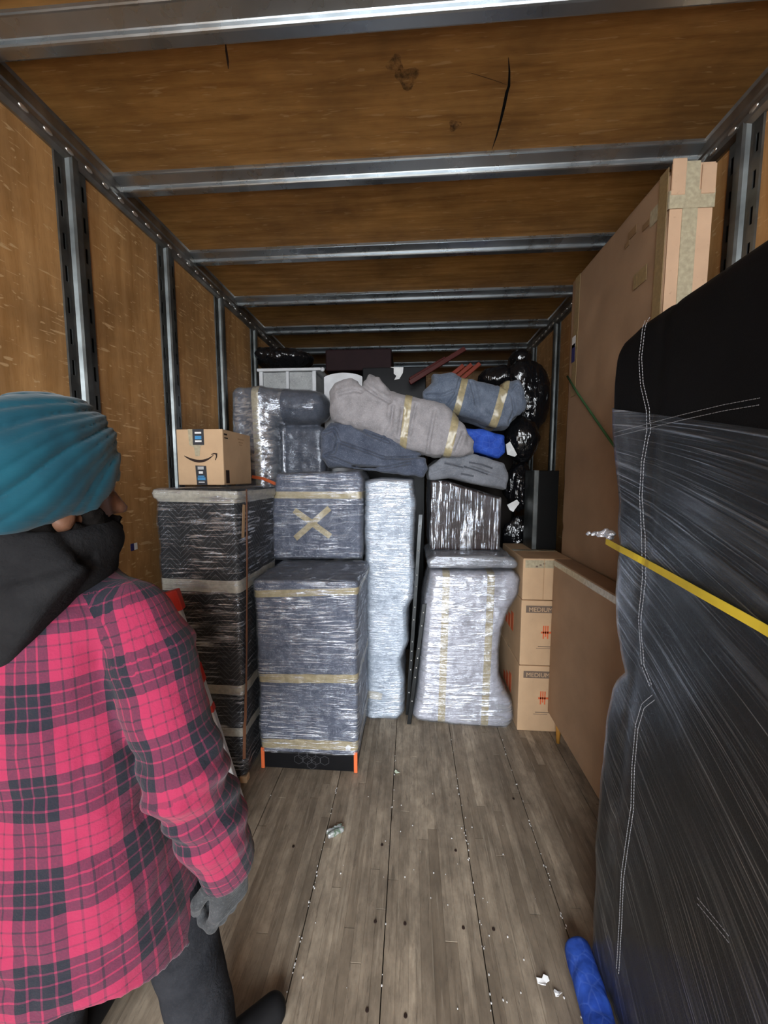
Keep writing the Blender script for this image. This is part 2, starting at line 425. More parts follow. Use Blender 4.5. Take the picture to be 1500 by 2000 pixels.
# --- floor: laminated strips between wide shiplap joints
floor = link('floor', box(XL - .05, XR + .05, YR, YB + .05, -.09, -.022), m_plain('floor_underlay', (.02, .015, .01), .95), loc=(0, 0, 0)); props(floor, kind='structure')
def m_floor():
    t = NT('worn_laminated_hardwood'); v = t.coord((34, 1.6, 8)); g = t.noise(v, 1, 6, .7, .3)
    oi = t.n('ObjectInfo'); 
    rp = t.mathn('POWER', oi.outputs['Random'], .55); base = t.mix(rp, (.22, .172, .122), (.50, .415, .310))
    mot = t.noise(t.coord((1, .5, 1)), 26, 5, .7); base = t.mix(t.ramp(mot, [(.35, .55), (.62, 0.0)]), base, (.17, .135, .10))
    col = t.mix(t.ramp(g, [(.28, .6), (.50, 0.0)]), base, (.13, .098, .068))
    geo = t.n('NewGeometry'); mp = t.n('Mapping'); t.l(geo.outputs['Position'], mp.inputs[0]); mp.inputs['Scale'].default_value = (5, 1.8, 1)
    d = t.noise(mp.outputs[0], 1, 5, .65); col = t.mix(t.ramp(d, [(.40, .60), (.60, 0.0)]), col, (.095, .074, .054))
    mp2 = t.n('Mapping'); t.l(geo.outputs['Position'], mp2.inputs[0]); mp2.inputs['Scale'].default_value = (46, 3.0, 1)
    e = t.noise(mp2.outputs[0], 1, 4, .7, .2); col = t.mix(t.ramp(e, [(.58, 0.0), (.75, .6)]), col, (.50, .43, .33))
    mp3 = t.n('Mapping'); t.l(geo.outputs['Position'], mp3.inputs[0]); mp3.inputs['Scale'].default_value = (60, 7.0, 1)
    e2 = t.noise(mp3.outputs[0], 1, 5, .75, .4); col = t.mix(t.ramp(e2, [(.30, .65), (.44, 0.0)]), col, (.075, .058, .044))
    return t.done(t.pr(col, .62, t.bump(g, .25, .004, t.bump(e2, .3, .004)), 0, .3))
M['floor'] = m_floor()
JOINTS = [-1.25, -.95, -.65, -.348, -.077, .238, .524, .82, 1.12]
edges = []
for a, b in zip([JOINTS[0] - .3] + JOINTS, JOINTS + [JOINTS[-1] + .3]):
    for k in range(8): edges.append((a + (b - a) * k / 8 + (.0016 if k == 0 else .0001), a + (b - a) * (k + 1) / 8 - (.0016 if k == 7 else .0001)))
rest = bmesh.new(); nstrip = 0
for a, b in edges:
    a, b = max(a, XL), min(b, XR)
    if b - a < .01: continue
    y = YR + random.uniform(-.9, 0)
    while y < YB:
        L = random.uniform(.75, 1.5); y0, y1 = max(y, YR), min(y + L, YB); y += L
        if y1 - y0 < .02: continue
        dz = random.uniform(-.0015, .0)
        if a > -.80 and b < .90 and y1 > .85 and y0 < 2.35:
            link('floor_strip', box(a, b, y0 + .0008, y1 - .0008, -.022, dz, .0004), M['floor'], floor); nstrip += 1
        else:
            box_bm(rest, a, b, y0 + .0008, y1 - .0008, -.022, dz)
o = link('floor_strips_beyond', mesh_from(rest), M['floor'], floor); o['kind'] = 'stuff'

# --- walls
def wall(side, x, posts):
    s = 1 if x < 0 else -1                     # inward direction
    sh = link('wall_left' if s > 0 else 'wall_right', box(min(x - s * .06, x - s * .012), max(x - s * .06, x - s * .012), YR, YB + .05, -.09, ZC + .1), M['ply_back'], loc=(x, 0, 0))
    props(sh, kind='structure')
    ys = [YR] + [p for p in posts if p > YR + .1] + [YB]
    for a, b in zip(ys[:-1], ys[1:]):
        link('plywood_panel', box(min(x - s * .012, x), max(x - s * .012, x), a + .001, b - .001, 0, ZC), M['ply_wall'], sh)
    # slotted steel posts, one shared mesh
    def post_mesh():
        bm = bmesh.new(); fl = .008; H = 2.70
        for sg in (-1, 1):
            o0, o1 = .034, .066                 # flange span along the wall
            lo_, hi_ = sorted((sg * o0, sg * o1))
            mid = sg * .050; ms = .0055
            box_bm(bm, fl - .003, fl, lo_, mid - ms, 0, H); box_bm(bm, fl - .003, fl, mid + ms, hi_, 0, H)
            z = .03
            while z < H:
                box_bm(bm, fl - .003, fl, mid - ms, mid + ms, z - .027, z + .030); z += .114
            box_bm(bm, 0, fl, sg * .066 - .0015, sg * .066 + .0015, 0, H)
        prof = [(-.034, fl - .003), (-.034, fl), (-.026, fl + .002), (-.020, .022), (-.013, .029), (.013, .029), (.020, .022), (.026, fl + .002), (.034, fl), (.034, fl - .003)]
        V = [(p, q, 0) for q, p in prof] + [(p, q, H) for q, p in prof]; n = len(prof)
        tmp = pyd(V, [(i, i + 1, n + i + 1, n + i) for i in range(n - 1)])
        bm.from_mesh(tmp)
        nf = len(bm.faces)
        box_bm(bm, .0005, .0025, -.064, .064, 0, H); bm.faces.ensure_lookup_table()  # black sheet standing in for the shade behind the slots
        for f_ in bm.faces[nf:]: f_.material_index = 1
        if s < 0:
            for v in bm.verts: v.co.x *= -1
            bmesh.ops.reverse_faces(bm, faces=bm.faces[:])
        return mesh_from(bm)
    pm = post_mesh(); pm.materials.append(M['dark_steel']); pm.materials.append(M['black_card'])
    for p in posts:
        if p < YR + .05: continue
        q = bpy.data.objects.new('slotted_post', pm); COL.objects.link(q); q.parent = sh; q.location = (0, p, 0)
    return sh
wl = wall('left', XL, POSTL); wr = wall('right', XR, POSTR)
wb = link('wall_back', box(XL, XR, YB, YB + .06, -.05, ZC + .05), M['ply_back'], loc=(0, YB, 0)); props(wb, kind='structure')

# --- ceiling, roof bows, corner rails
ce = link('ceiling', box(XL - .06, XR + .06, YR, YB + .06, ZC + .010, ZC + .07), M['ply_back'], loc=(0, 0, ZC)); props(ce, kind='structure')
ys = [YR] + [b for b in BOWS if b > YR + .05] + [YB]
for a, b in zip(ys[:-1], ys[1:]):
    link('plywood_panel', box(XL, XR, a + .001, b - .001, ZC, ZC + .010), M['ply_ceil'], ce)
bow = [(-.058, 0), (-.058, -.009), (-.055, -.012), (-.050, -.012), (-.014, -.026), (-.012, -.029), (-.013, -.040), (-.010, -.044), (-.005, -.046), (.022, -.046), (.028, -.043), (.030, -.036), (.030, 0)]
bm_ = extrude_x(bow, XL + .02, XR - .02); bm_.materials.append(M['steel'])
for b in BOWS:
    if b < YR: continue
    q = bpy.data.objects.new('roof_bow', bm_); COL.objects.link(q); q.parent = ce; q.location = (0, b, 0)
for s, x, nm in ((1, XL, 'trim_1'), (-1, XR, 'trim_2')):
    prof = [(0, 2.672), (.010, 2.672), (.026, 2.682), (.032, 2.696), (.026, 2.708), (.014, 2.714), (.014, 2.735), (.020, 2.74), (.020, 2.775), (.026, 2.785), (0, 2.785)]
    prof = [(x + s * p, z) for p, z in prof]
    r = link(nm, extrude_y(prof, YR, YB), M['rail'], loc=(x, 0, 2.67)); props(r, kind='structure')
    bm = bmesh.new(); y = YR + .03
    while y < YB:
        for zz, xx, rad in ((2.695, .031, .0085),):
            bmesh.ops.create_uvsphere(bm, u_segments=8, v_segments=5, radius=1.0, matrix=Matrix.Translation((x + s * xx, y, zz)) @ Matrix.Diagonal((.005, rad * 2.2, rad, 1)))
        y += .085
    q = link('rivet_row', mesh_from(bm), M['rivet'], r, smooth=True); q['kind'] = 'stuff'

# marks on the plywood: a split in the ceiling sheet and a small sticker on the wall
cp = [c for c in ce.children if c.name.startswith('plywood_panel')]
def crack(pts, wid):
    P = [PZ(x, y, ZC - .0006) for x, y in pts]; V = []; F = []
    for i, p in enumerate(P):
        ww = wid * (1 - abs(2 * i / (len(P) - 1) - 1) ** 2) + .0008
        V += [p + Vector((-ww, 0, 0)), p + Vector((ww, 0, 0))]
        if i: F.append((2 * i - 2, 2 * i - 1, 2 * i + 1, 2 * i))
    return pyd(V, F)
link('split', crack([(993, 112), (995, 140), (994, 168), (990, 180), (985, 205), (978, 235), (970, 265), (961, 292)], .0045), M['black_card'], ce)
link('split', crack([(905, 140), (925, 144), (950, 152), (975, 160), (990, 166)], .0022), m_plain('dark_scratch', (.06, .03, .012), .8), ce)
link('split', crack([(440, 80), (442, 100), (445, 120), (446, 135)], .003), M['ink'], ce)
# grease smudges on the ceiling sheet
def smudge(px, py, r):
    bm = bmesh.new(); c = PZ(px, py, ZC - .0004)
    bmesh.ops.create_circle(bm, cap_ends=True, radius=r, segments=18, matrix=Matrix.Translation(c))
    for v in bm.verts:
        d = v.co - c; v.co = c + d * (1 + .25 * math.sin(3 * math.atan2(d.y, d.x) + px))
    return mesh_from(bm)
t_ = NT('grease_smudge'); fa = t_.ramp(t_.noise(t_.coord(), 45, 4, .7), [(.38, 0.0), (.65, .6)])
tr_ = t_.n('BsdfTransparent'); mx_ = t_.n('MixShader'); t_.l(fa, mx_.inputs[0]); t_.l(tr_.outputs[0], mx_.inputs[1]); t_.l(t_.pr((.05, .03, .015), .7), mx_.inputs[2]); M['smudge'] = t_.done(mx_.outputs[0])
link('smudge', smudge(795, 152, .035), M['smudge'], ce); link('smudge', smudge(772, 125, .025), M['smudge'], ce); link('smudge', smudge(888, 245, .022), M['smudge'], ce)
p = PX(262, 1068, XL + .001)
st = thing('wall_sticker', 'small blue and white sticker on the left plywood wall', 'sticker', p)
link('printed_half', box(XL, XL + .0012, p.y - .022, p.y, p.z - .017, p.z + .017), M['navy'], st); link('white_half', box(XL, XL + .0012, p.y, p.y + .022, p.z - .015, p.z + .017), M['white'], st)

# ================================================================== wrapped furniture, left to right
def sdf_obj(fn, lo, hi, vox): return sdf_mesh(fn, lo, hi, vox)

# --- tall shelf in a black quilted blanket
def m_quilt():
    t = NT('black_chevron_quilted_blanket'); c = t.n('TexCoord'); s = t.n('SeparateXYZ'); t.l(c.outputs['Object'], s.inputs[0])
    hx = t.mathn('ADD', s.outputs[0], s.outputs[1])
    tri = t.mathn('PINGPONG', hx, .055); ph = t.mathn('ADD', s.outputs[2], t.mathn('MULTIPLY', tri, 1.0))
    fr = t.mathn('PINGPONG', ph, .013); ln = t.ramp(t.mathn('DIVIDE', fr, .013), [(0.0, 1.0), (.22, 0.0)])
    col = t.mix(t.mathn('MULTIPLY', ln, .55), (.020, .021, .024), (.16, .165, .18))
    nz = t.noise(c.outputs['Object'], 12, 3); col = t.mix(t.ramp(nz, [(.4, 0.0), (.75, .35)]), col, (.075, .08, .085))
    return t.done(t.pr(col, .8, t.bump(fr, .6, .02), 0, .2))
M['quilt'] = m_quilt()
M['film_black'] = m_film('stretch_film_over_black', (7, 7, 95), (0, .14, 0), .03, .90, .535, big=6, rough=.12)
x0, x1 = PY(305, 1000, 1.70).x, PY(462, 1000, 1.70).x
ya = 1.70; yb = PX(534, 946, x1).y; zt = PY(462, 957, 1.70).z
th = thing('wrapped_shelf', 'tall black quilted blanket parcel with pale tape bands below the carton', 'wrapped furniture', ((x0 + x1) / 2, 2.0, 0))
def f(P):
    X, Y, Z = P
    d = rbox(P, ((x0 + x1) / 2, (ya + yb) / 2, zt / 2 + .012), ((x1 - x0) / 2, (yb - ya) / 2, zt / 2 - .010), .018)
    d = smin(d, rbox(P, ((x0 + x1) / 2 + .0, (ya + yb) / 2 + .0, zt - .02), ((x1 - x0) / 2 + .012, (yb - ya) / 2 + .008, .022), .012), .01)
    return d + .004 * vn(X, Y, Z, 14, 1) + .002 * ridge(X, Y, Z, 30, 2)
me = sdf_obj(f, (x0 - .03, ya - .03, 0), (x1 + .03, yb + .03, zt + .04), .010)
body = link('blanket', me.copy(), M['quilt'], th)
for py_, wd in ((978, .055), (1152, .058), (1352, .045), (1433, .045)):
    zc = PY(400, py_, ya).z
    link('tape_band', band(me, (0, 0, zc), (.02, 0, 1), wd, .003), M['tape_grey'], th)
link('stretch_film', shell(me, [], .006), M['film_black'], th)
bv = bvh_of(me)
pn = castpath(bv, [(478, 958), (479, 1090), (478, 1280), (476, 1480)], 10)
link('brown_strap', ribbon(pn, .014, .009), m_plain('brown_strap', (.23, .10, .05), .6), th)
pn = castpath(bv, [(472, 985), (470, 1050)], 6); link('paper_tag', ribbon(pn, .022, .011), M['card'], th)
q = PZ(470, 1530, .02); link('corner_guard', box(x1 - .03, x1 + .006, ya - .008, ya + .03, 0, .035, .004), M['card_pale'], th)

# --- small carton with a smile arrow on top of it
by0 = 1.86; bx0, bx1 = PY(346, 890, by0).x, PY(436, 890, by0).x; by1 = min(PX(491, 890, bx1).y, 2.19); bz0 = zt + .018; bz1 = PY(400, 838, by0).z
ct = thing('smile_carton', 'small tan carton with black smile arrow, topmost beside the left wall', 'box', ((bx0 + bx1) / 2, (by0 + by1) / 2, bz0))
link('carton_body', box(bx0, bx1, by0, by1, bz0, bz1, .004, 2), M['card_pale'], ct)
W = bx1 - bx0; Hh = bz1 - bz0; FM = faceM((bx0, by0 - .0006, bz0), (1, 0, 0), (0, 0, 1))
def flat(pts, ext=.0008):
    n = len(pts); V = [FM @ Vector((x * W, z * Hh, 0)) for x, z in pts] + [FM @ Vector((x * W, z * Hh, ext)) for x, z in pts]
    return pyd(V, [tuple(range(n))[::-1], tuple(range(n, 2 * n))] + [(i, (i + 1) % n, n + (i + 1) % n, n + i) for i in range(n)])
up = []; dn = []
for i in range(25):
    a = i / 24; x = .16 + .64 * a; zc = .525 - .40 * (a * (1 - a)) * (.9 + .3 * a) + .02 * a
    tk = .004 + .022 * math.sin(PI * min(1, a * 1.0 + .02)) ** .8
    up.append((x, zc + tk)); dn.append((x, zc - tk))
link('smile_print', flat(up + dn[::-1]), M['ink'], ct)
link('arrow_print', flat([(.745, .555), (.80, .575), (.875, .570), (.870, .51), (.835, .445), (.822, .452), (.845, .51), (.838, .548), (.80, .556), (.748, .540)]), M['ink'], ct)
link('sealing_tape', flat([(.26, 1.0), (.60, 1.0), (.60, .72), (.52, .70), (.49, .52), (.40, .52), (.38, .68), (.28, .72)], .0010), M['tape_clear'], ct)
link('tape_label', flat([(.36, 1.0), (.60, 1.0), (.60, .72), (.36, .72)], .0014), M['label_grey'], ct)
for k, (a, b, mm) in enumerate(((.95, .92, 'white'), (.88, .82, 'label_blue'), (.80, .77, 'white'))):
    link('label_print', flat([(.41, a), (.55, a), (.55, b), (.41, b)], .0018), M[mm], ct)
lb = link('tape_label', flat([(.39, .355), (.625, .345), (.635, .0), (.41, .0)], .0014), M['label_grey'], ct)
for a, b, c_, d_, mm in ((.44, .57, .33, .315, 'white'), (.44, .57, .30, .285, 'white'), (.46, .55, .25, .205, 'white'), (.44, .58, .17, .15, 'label_blue'), (.43, .60, .14, .09, 'label_blue'), (.45, .58, .06, .045, 'white')):
    link('label_print', flat([(a, c_), (b, c_), (b, d_), (a, d_)], .0018), M[mm], ct)
RM = faceM((bx1 + .0006, by0, bz0), (0, 1, 0), (0, 0, 1))
FM_, W_ = FM, W; FM = RM; W = by1 - by0
for pts, mm in (([(.06, .27), (.17, .27), (.17, .03), (.06, .03)], 'ink'), ([(.04, .93), (.14, .93), (.14, .90), (.04, .90)], 'ink'), ([(.05, .86), (.16, .86), (.16, .84), (.05, .84)], 'ink'),
                ([(.50, .89), (.72, .89), (.72, .865), (.50, .865)], 'card'), ([(.53, .83), (.69, .83), (.69, .805), (.53, .805)], 'card'), ([(.55, .78), (.66, .78), (.66, .76), (.55, .76)], 'card')):
    link('side_print', flat(pts), M[mm], ct)
FM, W = FM_, W_

# --- red and white flat carton leaning in front of the shelf
lt = thing('leaning_panel_carton', 'white and red flat carton leaning behind the plaid sleeve', 'box', (-.9, 1.58, 0))
A = PZ(478, 1570, .004); Bt = PY(345, 1160, 1.56)
ax = (Bt - A).normalized(); L = (Bt - A).length; sd = Vector((-.93, -.30, -.2)); sd = (sd - ax * sd.dot(ax)).normalized(); nn = ax.cross(sd)
MM = Matrix.Translation(A) @ Matrix((sd, nn, ax)).transposed().to_4x4()
link('panel_body', box(0, .16, -.02, .02, .0, L * .94, .004, 2, MM), M['white_plastic'], lt)
link('red_end', box(-.012, .172, -.026, .026, L * .93, L * 1.02, .005, 2, MM), M['red'], lt)
link('red_mark', box(-.003, .03, -.021, .021, L * .60, L * .68, .001, 1, MM), M['red'], lt)
link('red_mark', box(-.003, .03, -.021, .021, L * .46, L * .49, .001, 1, MM), M['red'], lt)

# --- blue-grey wrapped tower: chest below, smaller block above
M['blue_blanket'] = m_blanket('blue_grey_moving_blanket', (.058, .068, .102), (.110, .126, .172), (.30, .33, .40), .4)
M['film_tower'] = m_film('stretch_film_horizontal', (8, 8, 140), (0, .16, 0), .05, .85, .515, big=7)
TY = 1.795
cx0, cx1 = PY(502, 1300, TY).x, PY(698, 1300, TY).x
ch = thing('wrapped_chest', 'waist-high chest in blue blanket and film with orange corner strips at its foot', 'wrapped furniture', ((cx0 + cx1) / 2, 2.03, 0))
ztop = PY(600, 1133, TY).z; TD = .22; TM = TY + TD
def f(P):
    X, Y, Z = P; xm = (cx0 + cx1) / 2
    k = 1 + .06 * np.clip((Z - .85) / .2, 0, 1)
    Q = (xm + (X - xm) / k, TM + (Y - TM) / k, Z)
    d = rbox(Q, (xm, TM, (ztop + .085) / 2), ((cx1 - cx0) / 2, TD, (ztop - .085) / 2), .022)
    return d + .0045 * vn(X, Y, Z, 9, 3) + .003 * ridge(X, Y, Z * 2, 22, 4) + .0016 * ridge(X * .5, Y * .5, Z * 2.2 + .15 * X, 45, 5)
me = sdf_obj(f, (cx0 - .04, TY - .04, .06), (cx1 + .04, TM + TD + .04, ztop + .03), .009)
link('blanket', me.copy(), M['blue_blanket'], ch)
for py_, wd, n_ in ((1157, .036, (-.05, 0, 1)), (1325, .045, (-.03, 0, 1)), (1454, .05, (-.02, 0, 1))):
    zc = PY(600, py_, TY).z
    link('tape_band', band(me, ((cx0 + cx1) / 2, TM, zc), n_, wd, .003), M['tape'], ch)
fl_ = shell(me, [], .0065); link('stretch_film', fl_, M['film_tower'], ch)
bs = link('black_base', box(cx0 + .008, cx1 - .008, TY + .008, TM + TD - .01, 0, .115, .006, 2), M['black_plastic'], ch)
hexm = m_plain('grey_line_print', (.055, .055, .06), .6)
for i, (hx, hz) in enumerate(((.20, .055), (.245, .055), (.29, .055), (.2225, .080), (.2675, .080), (.2675, .030), (.335, .055))):
    bm = bmesh.new(); c = Vector((cx0 + hx, TY + .007, hz))
    V = []; F = []
    for k in range(6):
        a = PI / 6 + k * PI / 3
        V += [c + Vector((math.cos(a) * .026, -.0008, math.sin(a) * .026)), c + Vector((math.cos(a) * .0235, -.0008, math.sin(a) * .0235))]
    for k in range(6): F.append((2 * k, 2 * ((k + 1) % 6), 2 * ((k + 1) % 6) + 1, 2 * k + 1))
    bm.free(); link('honeycomb_print', pyd(V, F), hexm, bs)
for xx in (cx0 + .004, cx1 - .022):
    link('orange_strip', box(xx, xx + .018, TY + .001, TY + .011, .0, .112, .002), M['orange'], ch)
bv = bvh_of(me)
pt = cast(bv, 680, 1460)[0]
if pt is not None:
    bm = bmesh.new(); bmesh.ops.create_uvsphere(bm, u_segments=12, v_segments=8, radius=1, matrix=Matrix.Translation(pt) @ Matrix.Diagonal((.016, .008, .016, 1)))
    link('white_disc', mesh_from(bm), M['white_plastic'], ch, smooth=True)
# upper block
ub = thing('wrapped_block', 'blue blanket block with a tape X on its front, on the wrapped chest', 'wrapped furniture', (-.51, 2.1, ztop + .006))
UY = PZ(615, 1098, ztop).y
poly = XZ([(541, 931), (700, 925), (708, 940), (706, 1095), (528, 1097), (531, 1010)], UY + .02)
def f(P):
    X, Y, Z = P
    d = prism_y(P, poly, UY, UY + .36, .022)
    return d + .004 * vn(X, Y, Z, 10, 6) + .003 * ridge(X, Y, Z * 1.6, 20, 7) + .0015 * ridge(X * .6, Y, Z * 2, 50, 8)
me = sdf_obj(f, (-.84, UY - .03, ztop - .06), (-.20, UY + .40, 1.58), .009)
me.transform(Matrix.Translation((0, 0, ztop + .010 - min(v.co.z for v in me.vertices))))
link('blanket', me.copy(), M['blue_blanket'], ub)
link('tape_band', band(me, PY(620, 967, UY), (.0, 0, 1), .04, .003), M['tape'], ub)
front = [(Vector((0, UY + .06, 0)), Vector((0, 1, 0)))]
cX = PY(610, 1022, UY)
for ang, ln in ((.72, .135), (-.62, .13)):
    dv = Vector((math.cos(ang), 0, math.sin(ang)))
    link('tape_cross', band(me, cX, (-math.sin(ang), 0, math.cos(ang)), .034, .0035 + .001 * (ang > 0), front + [(cX + dv * ln, dv), (cX - dv * ln, -dv)]), M['tape'], ub)
link('stretch_film', shell(me, [], .007), m_film('stretch_film_block', (8, 8, 120), (0, .32, 0), .05, .80, .52, big=7), ub)

# --- silver-blue padded column
M['pale_blanket'] = m_blanket('pale_blue_quilt', (.22, .27, .33), (.36, .42, .49), (.62, .66, .72), .4)
poly = XZ([(713, 940), (740, 934), (806, 937), (810, 985), (808, 1080), (806, 1165), (795, 1190), (797, 1250), (783, 1285), (789, 1330), (787, 1385), (776, 1402), (716, 1404)], 2.27)
cl = thing('wrapped_column', 'tall narrow pale blue padded column in shiny film between blue tower and grey armchair', 'wrapped furniture', (-.13, 2.45, 0))
def f(P):
    X, Y, Z = P
    d = prism_y(P, poly, 2.235, 2.66, .035)
    return np.maximum(d + .006 * vn(X, Y, Z, 11, 9) + .003 * ridge(X, Y, Z * 1.5, 18, 10), .002 - Z)
me = sdf_obj(f, (-.36, 2.20, -.01), (.08, 2.70, 1.55), .010)
link('blanket', me.copy(), M['pale_blanket'], cl)
bv = bvh_of(me)
pn = castpath(bv, [(710, 1353), (746, 1360)], 6); link('tape_piece', ribbon(pn, .045, .004), M['tape_grey'], cl)
link('stretch_film', shell(me, [], .007), m_film('stretch_film_silver', (9, 9, 130), (0, .06, 0), .15, .60, .48, big=3.5, rough=.18, bump=.5), cl)

# --- bed rails in the gap
def rivets(parent, X, Y, zs):
    bm = bmesh.new()
    for z in zs: bmesh.ops.create_uvsphere(bm, u_segments=8, v_segments=6, radius=.006, matrix=Matrix.Translation((X, Y, z)))
    link('rivets', mesh_from(bm), M['rivet'], parent, smooth=True)['kind'] = 'stuff'
for k, (pxa, pxb, py0, Y, lab) in enumerate(((822, 796, 1005, 2.29, 'longer dark steel bed rail standing beside the pale column'), (829, 799, 1180, 2.20, 'shorter dark steel bed rail standing beside the grey armchair'))):
    a = PY(pxa, py0, Y); b = Vector((PY(pxb, 1400, Y).x, Y, .0))
    r_ = thing('bed_rail', lab, 'bed rail', b, 'bed rails in the gap')
    dx = (a.x - b.x) / (a.z)
    sh_ = Matrix.Translation((b.x, Y, 0)) @ Matrix(((1, 0, dx, 0), (0, 1, 0, 0), (0, 0, 1, 0), (0, 0, 0, 1)))
    bm = bmesh.new(); box_bm(bm, -.012, .012, 0, .003, 0, a.z, .0005, 1, sh_); box_bm(bm, .009, .012, 0, .035, 0, a.z, .0005, 1, sh_)
    link('angle_bar', mesh_from(bm), M['bed_steel'], r_)
    bm = bmesh.new()
    for z in [.15, .3, .36, .42, .48, .62, .7, .83, .9, 1.05, 1.2]:
        if z < a.z: bmesh.ops.create_uvsphere(bm, u_segments=8, v_segments=6, radius=.005, matrix=Matrix.Translation((b.x + dx * z, Y - .001, z)))
    link('rivets', mesh_from(bm), M['rivet'], r_, smooth=True)['kind'] = 'stuff'

# --- pale grey wrapped armchair standing on its end
M['grey_blanket'] = m_blanket('pale_grey_felt_blanket', (.28, .28, .32), (.42, .42, .47), (.62, .62, .66), .4)
poly = XZ([(842, 1115), (1003, 1115), (1013, 1130), (1009, 1160), (990, 1190), (977, 1225), (971, 1270), (972, 1315), (984, 1345), (998, 1368), (1000, 1398), (988, 1417), (905, 1414), (815, 1402), (806, 1394), (816, 1340), (822, 1270), (829, 1180)], 2.25)
ar = thing('wrapped_armchair', 'pale grey wrapped armchair with pinched waist and two upright tape bands', 'wrapped furniture', (.25, 2.43, 0))
def f(P):
    X, Y, Z = P
    d = prism_y(P, poly, 2.205, 2.66, .05)
    return np.maximum(d + .006 * vn(X, Y, Z, 7, 11) + .0025 * ridge(X, Y, Z, 26, 12), .002 - Z)
me = sdf_obj(f, (-.04, 2.17, -.01), (.70, 2.70, 1.06), .010)
link('blanket', me.copy(), M['grey_blanket'], ar)
half = [(Vector((0, 2.45, 0)), Vector((0, 1, 0)))]
for xa, xb in ((872, 862), (960, 946)):
    a = PY(xa, 1110, 2.21); b = PY(xb, 1405, 2.21); dv = (a - b).normalized(); n_ = Vector((dv.z, 0, -dv.x))
    link('tape_band', band(me, (a + b) / 2, n_, .042, .003, half), M['tape'], ar)
link('stretch_film', shell(me, [], .007), m_film('stretch_film_armchair', (7, 7, 60), (0, .42, 0), .17, .55, .50, big=4.5, rough=.18), ar)
poly = XZ([(834, 1092), (850, 1083), (960, 1083), (1000, 1088), (1008, 1100), (1003, 1106), (838, 1107)], 2.26)
def f(P):
    d = prism_y(P, poly, 2.215, 2.72, .018); return d + .004 * vn(*P, 12, 13)
me = sdf_obj(f, (.05, 2.18, .93), (.70, 2.76, 1.10), .009)
PZmax = max(v.co.z for v in me.vertices)
pad = link('wrapped_cushion', me.copy(), m_blanket('mid_grey_blanket', (.12, .125, .14), (.2, .205, .225), (.4, .4, .42), .3), loc=(.33, 2.45, 1.0)); props(pad, 'flat grey wrapped cushion lying on top of the pale armchair', 'cushion')
link('stretch_film', shell(me, [], .005), m_film('stretch_film_cushion', (6, 6, 60), (.2, .1, .3), .15, .45, .5), pad)

# --- brown cabinet in vertical film
poly = XZ([(841, 938), (870, 940), (978, 973), (974, 1098), (840, 1098)], 2.37)
cb = thing('wrapped_cabinet', 'dark brown cabinet in streaked film above the pale armchair', 'wrapped furniture', (.34, 2.6, 1.03))
def f(P):
    d = prism_y(P, poly, 2.36, 2.84, .012); return smax(d + .002 * vn(*P, 14, 14), PZmax + .002 - P[2], .01)
me = sdf_obj(f, (.06, 2.33, .93), (.62, 2.88, 1.56), .008)
link('cabinet_body', me.copy(), m_plain('dark_brown_wood', (.020, .010, .009), .45), cb)
link('stretch_film', shell(me, [], .006), m_film('stretch_film_vertical', (85, 85, 4.5), (0, .05, 0), .02, .85, .53, big=14, soft=.07), cb)

# ================================================================== cartons on the right
def carton(name, label, x0, x1, y0, y1, z0, z1, text=None, rotz=0.0):
    c = thing(name, label, 'box', ((x0 + x1) / 2, (y0 + y1) / 2, z0), 'moving cartons stacked by the flat packs')
    link('carton_body', box(x0, x1, y0, y1, z0, z1, .005, 2), M['card_pale'], c)
    ym = (y0 + y1) / 2
    link('flap_tape', box(x0 + .002, x1 - .002, ym - .024, ym + .024, z1, z1 + .0008), M['tape_clear'], c)
    if text:
        H = z1 - z0; lx = x0 + .045
        link('title_bar', box(x0 + .026, x0 + .21, y0 - .0008, y0, z1 - .072, z1 - .030), M['ink_grey'], c)
        link('title_text', text_mesh(text, .036, faceM((x0 + .040, y0 - .0016, z1 - .0645), (1, 0, 0), (0, 0, 1))), M['card_pale'], c)
        for k in range(3):
            link('orange_print', box(x0 + .125 + .012 * k, x0 + .132 + .012 * k, y0 - .0008, y0, z0 + H * (.42 + .03 * (k % 2)), z0 + H * .62), M['ink_orange'], c)
        link('orange_print', box(x0 + .115, x0 + .18, y0 - .0008, y0, z0 + H * .50, z0 + H * .53), M['ink_orange'], c)
        link('small_print', box(x0 + .10, x0 + .18, y0 - .0008, y0, z0 + H * .29, z0 + H * .302), M['ink_grey'], c)
        link('small_print', box(x0 + .09, x0 + .17, y0 - .0008, y0, z0 + H * .265, z0 + H * .272), M['ink_grey'], c)
        for k in range(3):
            link('side_print', box(x0 - .0008, x0, y0 + .16 + .07 * k, y0 + .21 + .07 * k, z0 + H * .35, z0 + H * (.65 - .08 * k)), M['ink_orange'], c)
    return c
c1 = carton('moving_carton', 'tan carton printed MEDIUM on the floor, lowest of the stack', PY(1012, 1360, 2.19).x, .912, 2.19, 2.72, 0, PY(1040, 1301, 2.19).z, 'MEDIUM')
cz1 = PY(1040, 1301, 2.19).z; cz2 = PY(1040, 1173, 2.195).z; cz3 = PY(1040, 1091, 2.2).z
c2 = carton('moving_carton', 'tan carton printed MEDIUM in the middle of the stack', PY(1017, 1230, 2.195).x, .914, 2.195, 2.72, cz1 + .002, cz2, 'MEDIUM')
c3 = carton('moving_carton', 'small plain tan carton on top of the two MEDIUM cartons', PY(1021, 1130, 2.2).x, .912, 2.2, 2.70, cz2 + .002, cz3)
x_ = PY(1021, 1130, 2.2).x
link('clear_tape', box(x_ + .012, x_ + .17, 2.1992, 2.2, cz3 - .054, cz3 - .009), M['tape_clear'], c3)
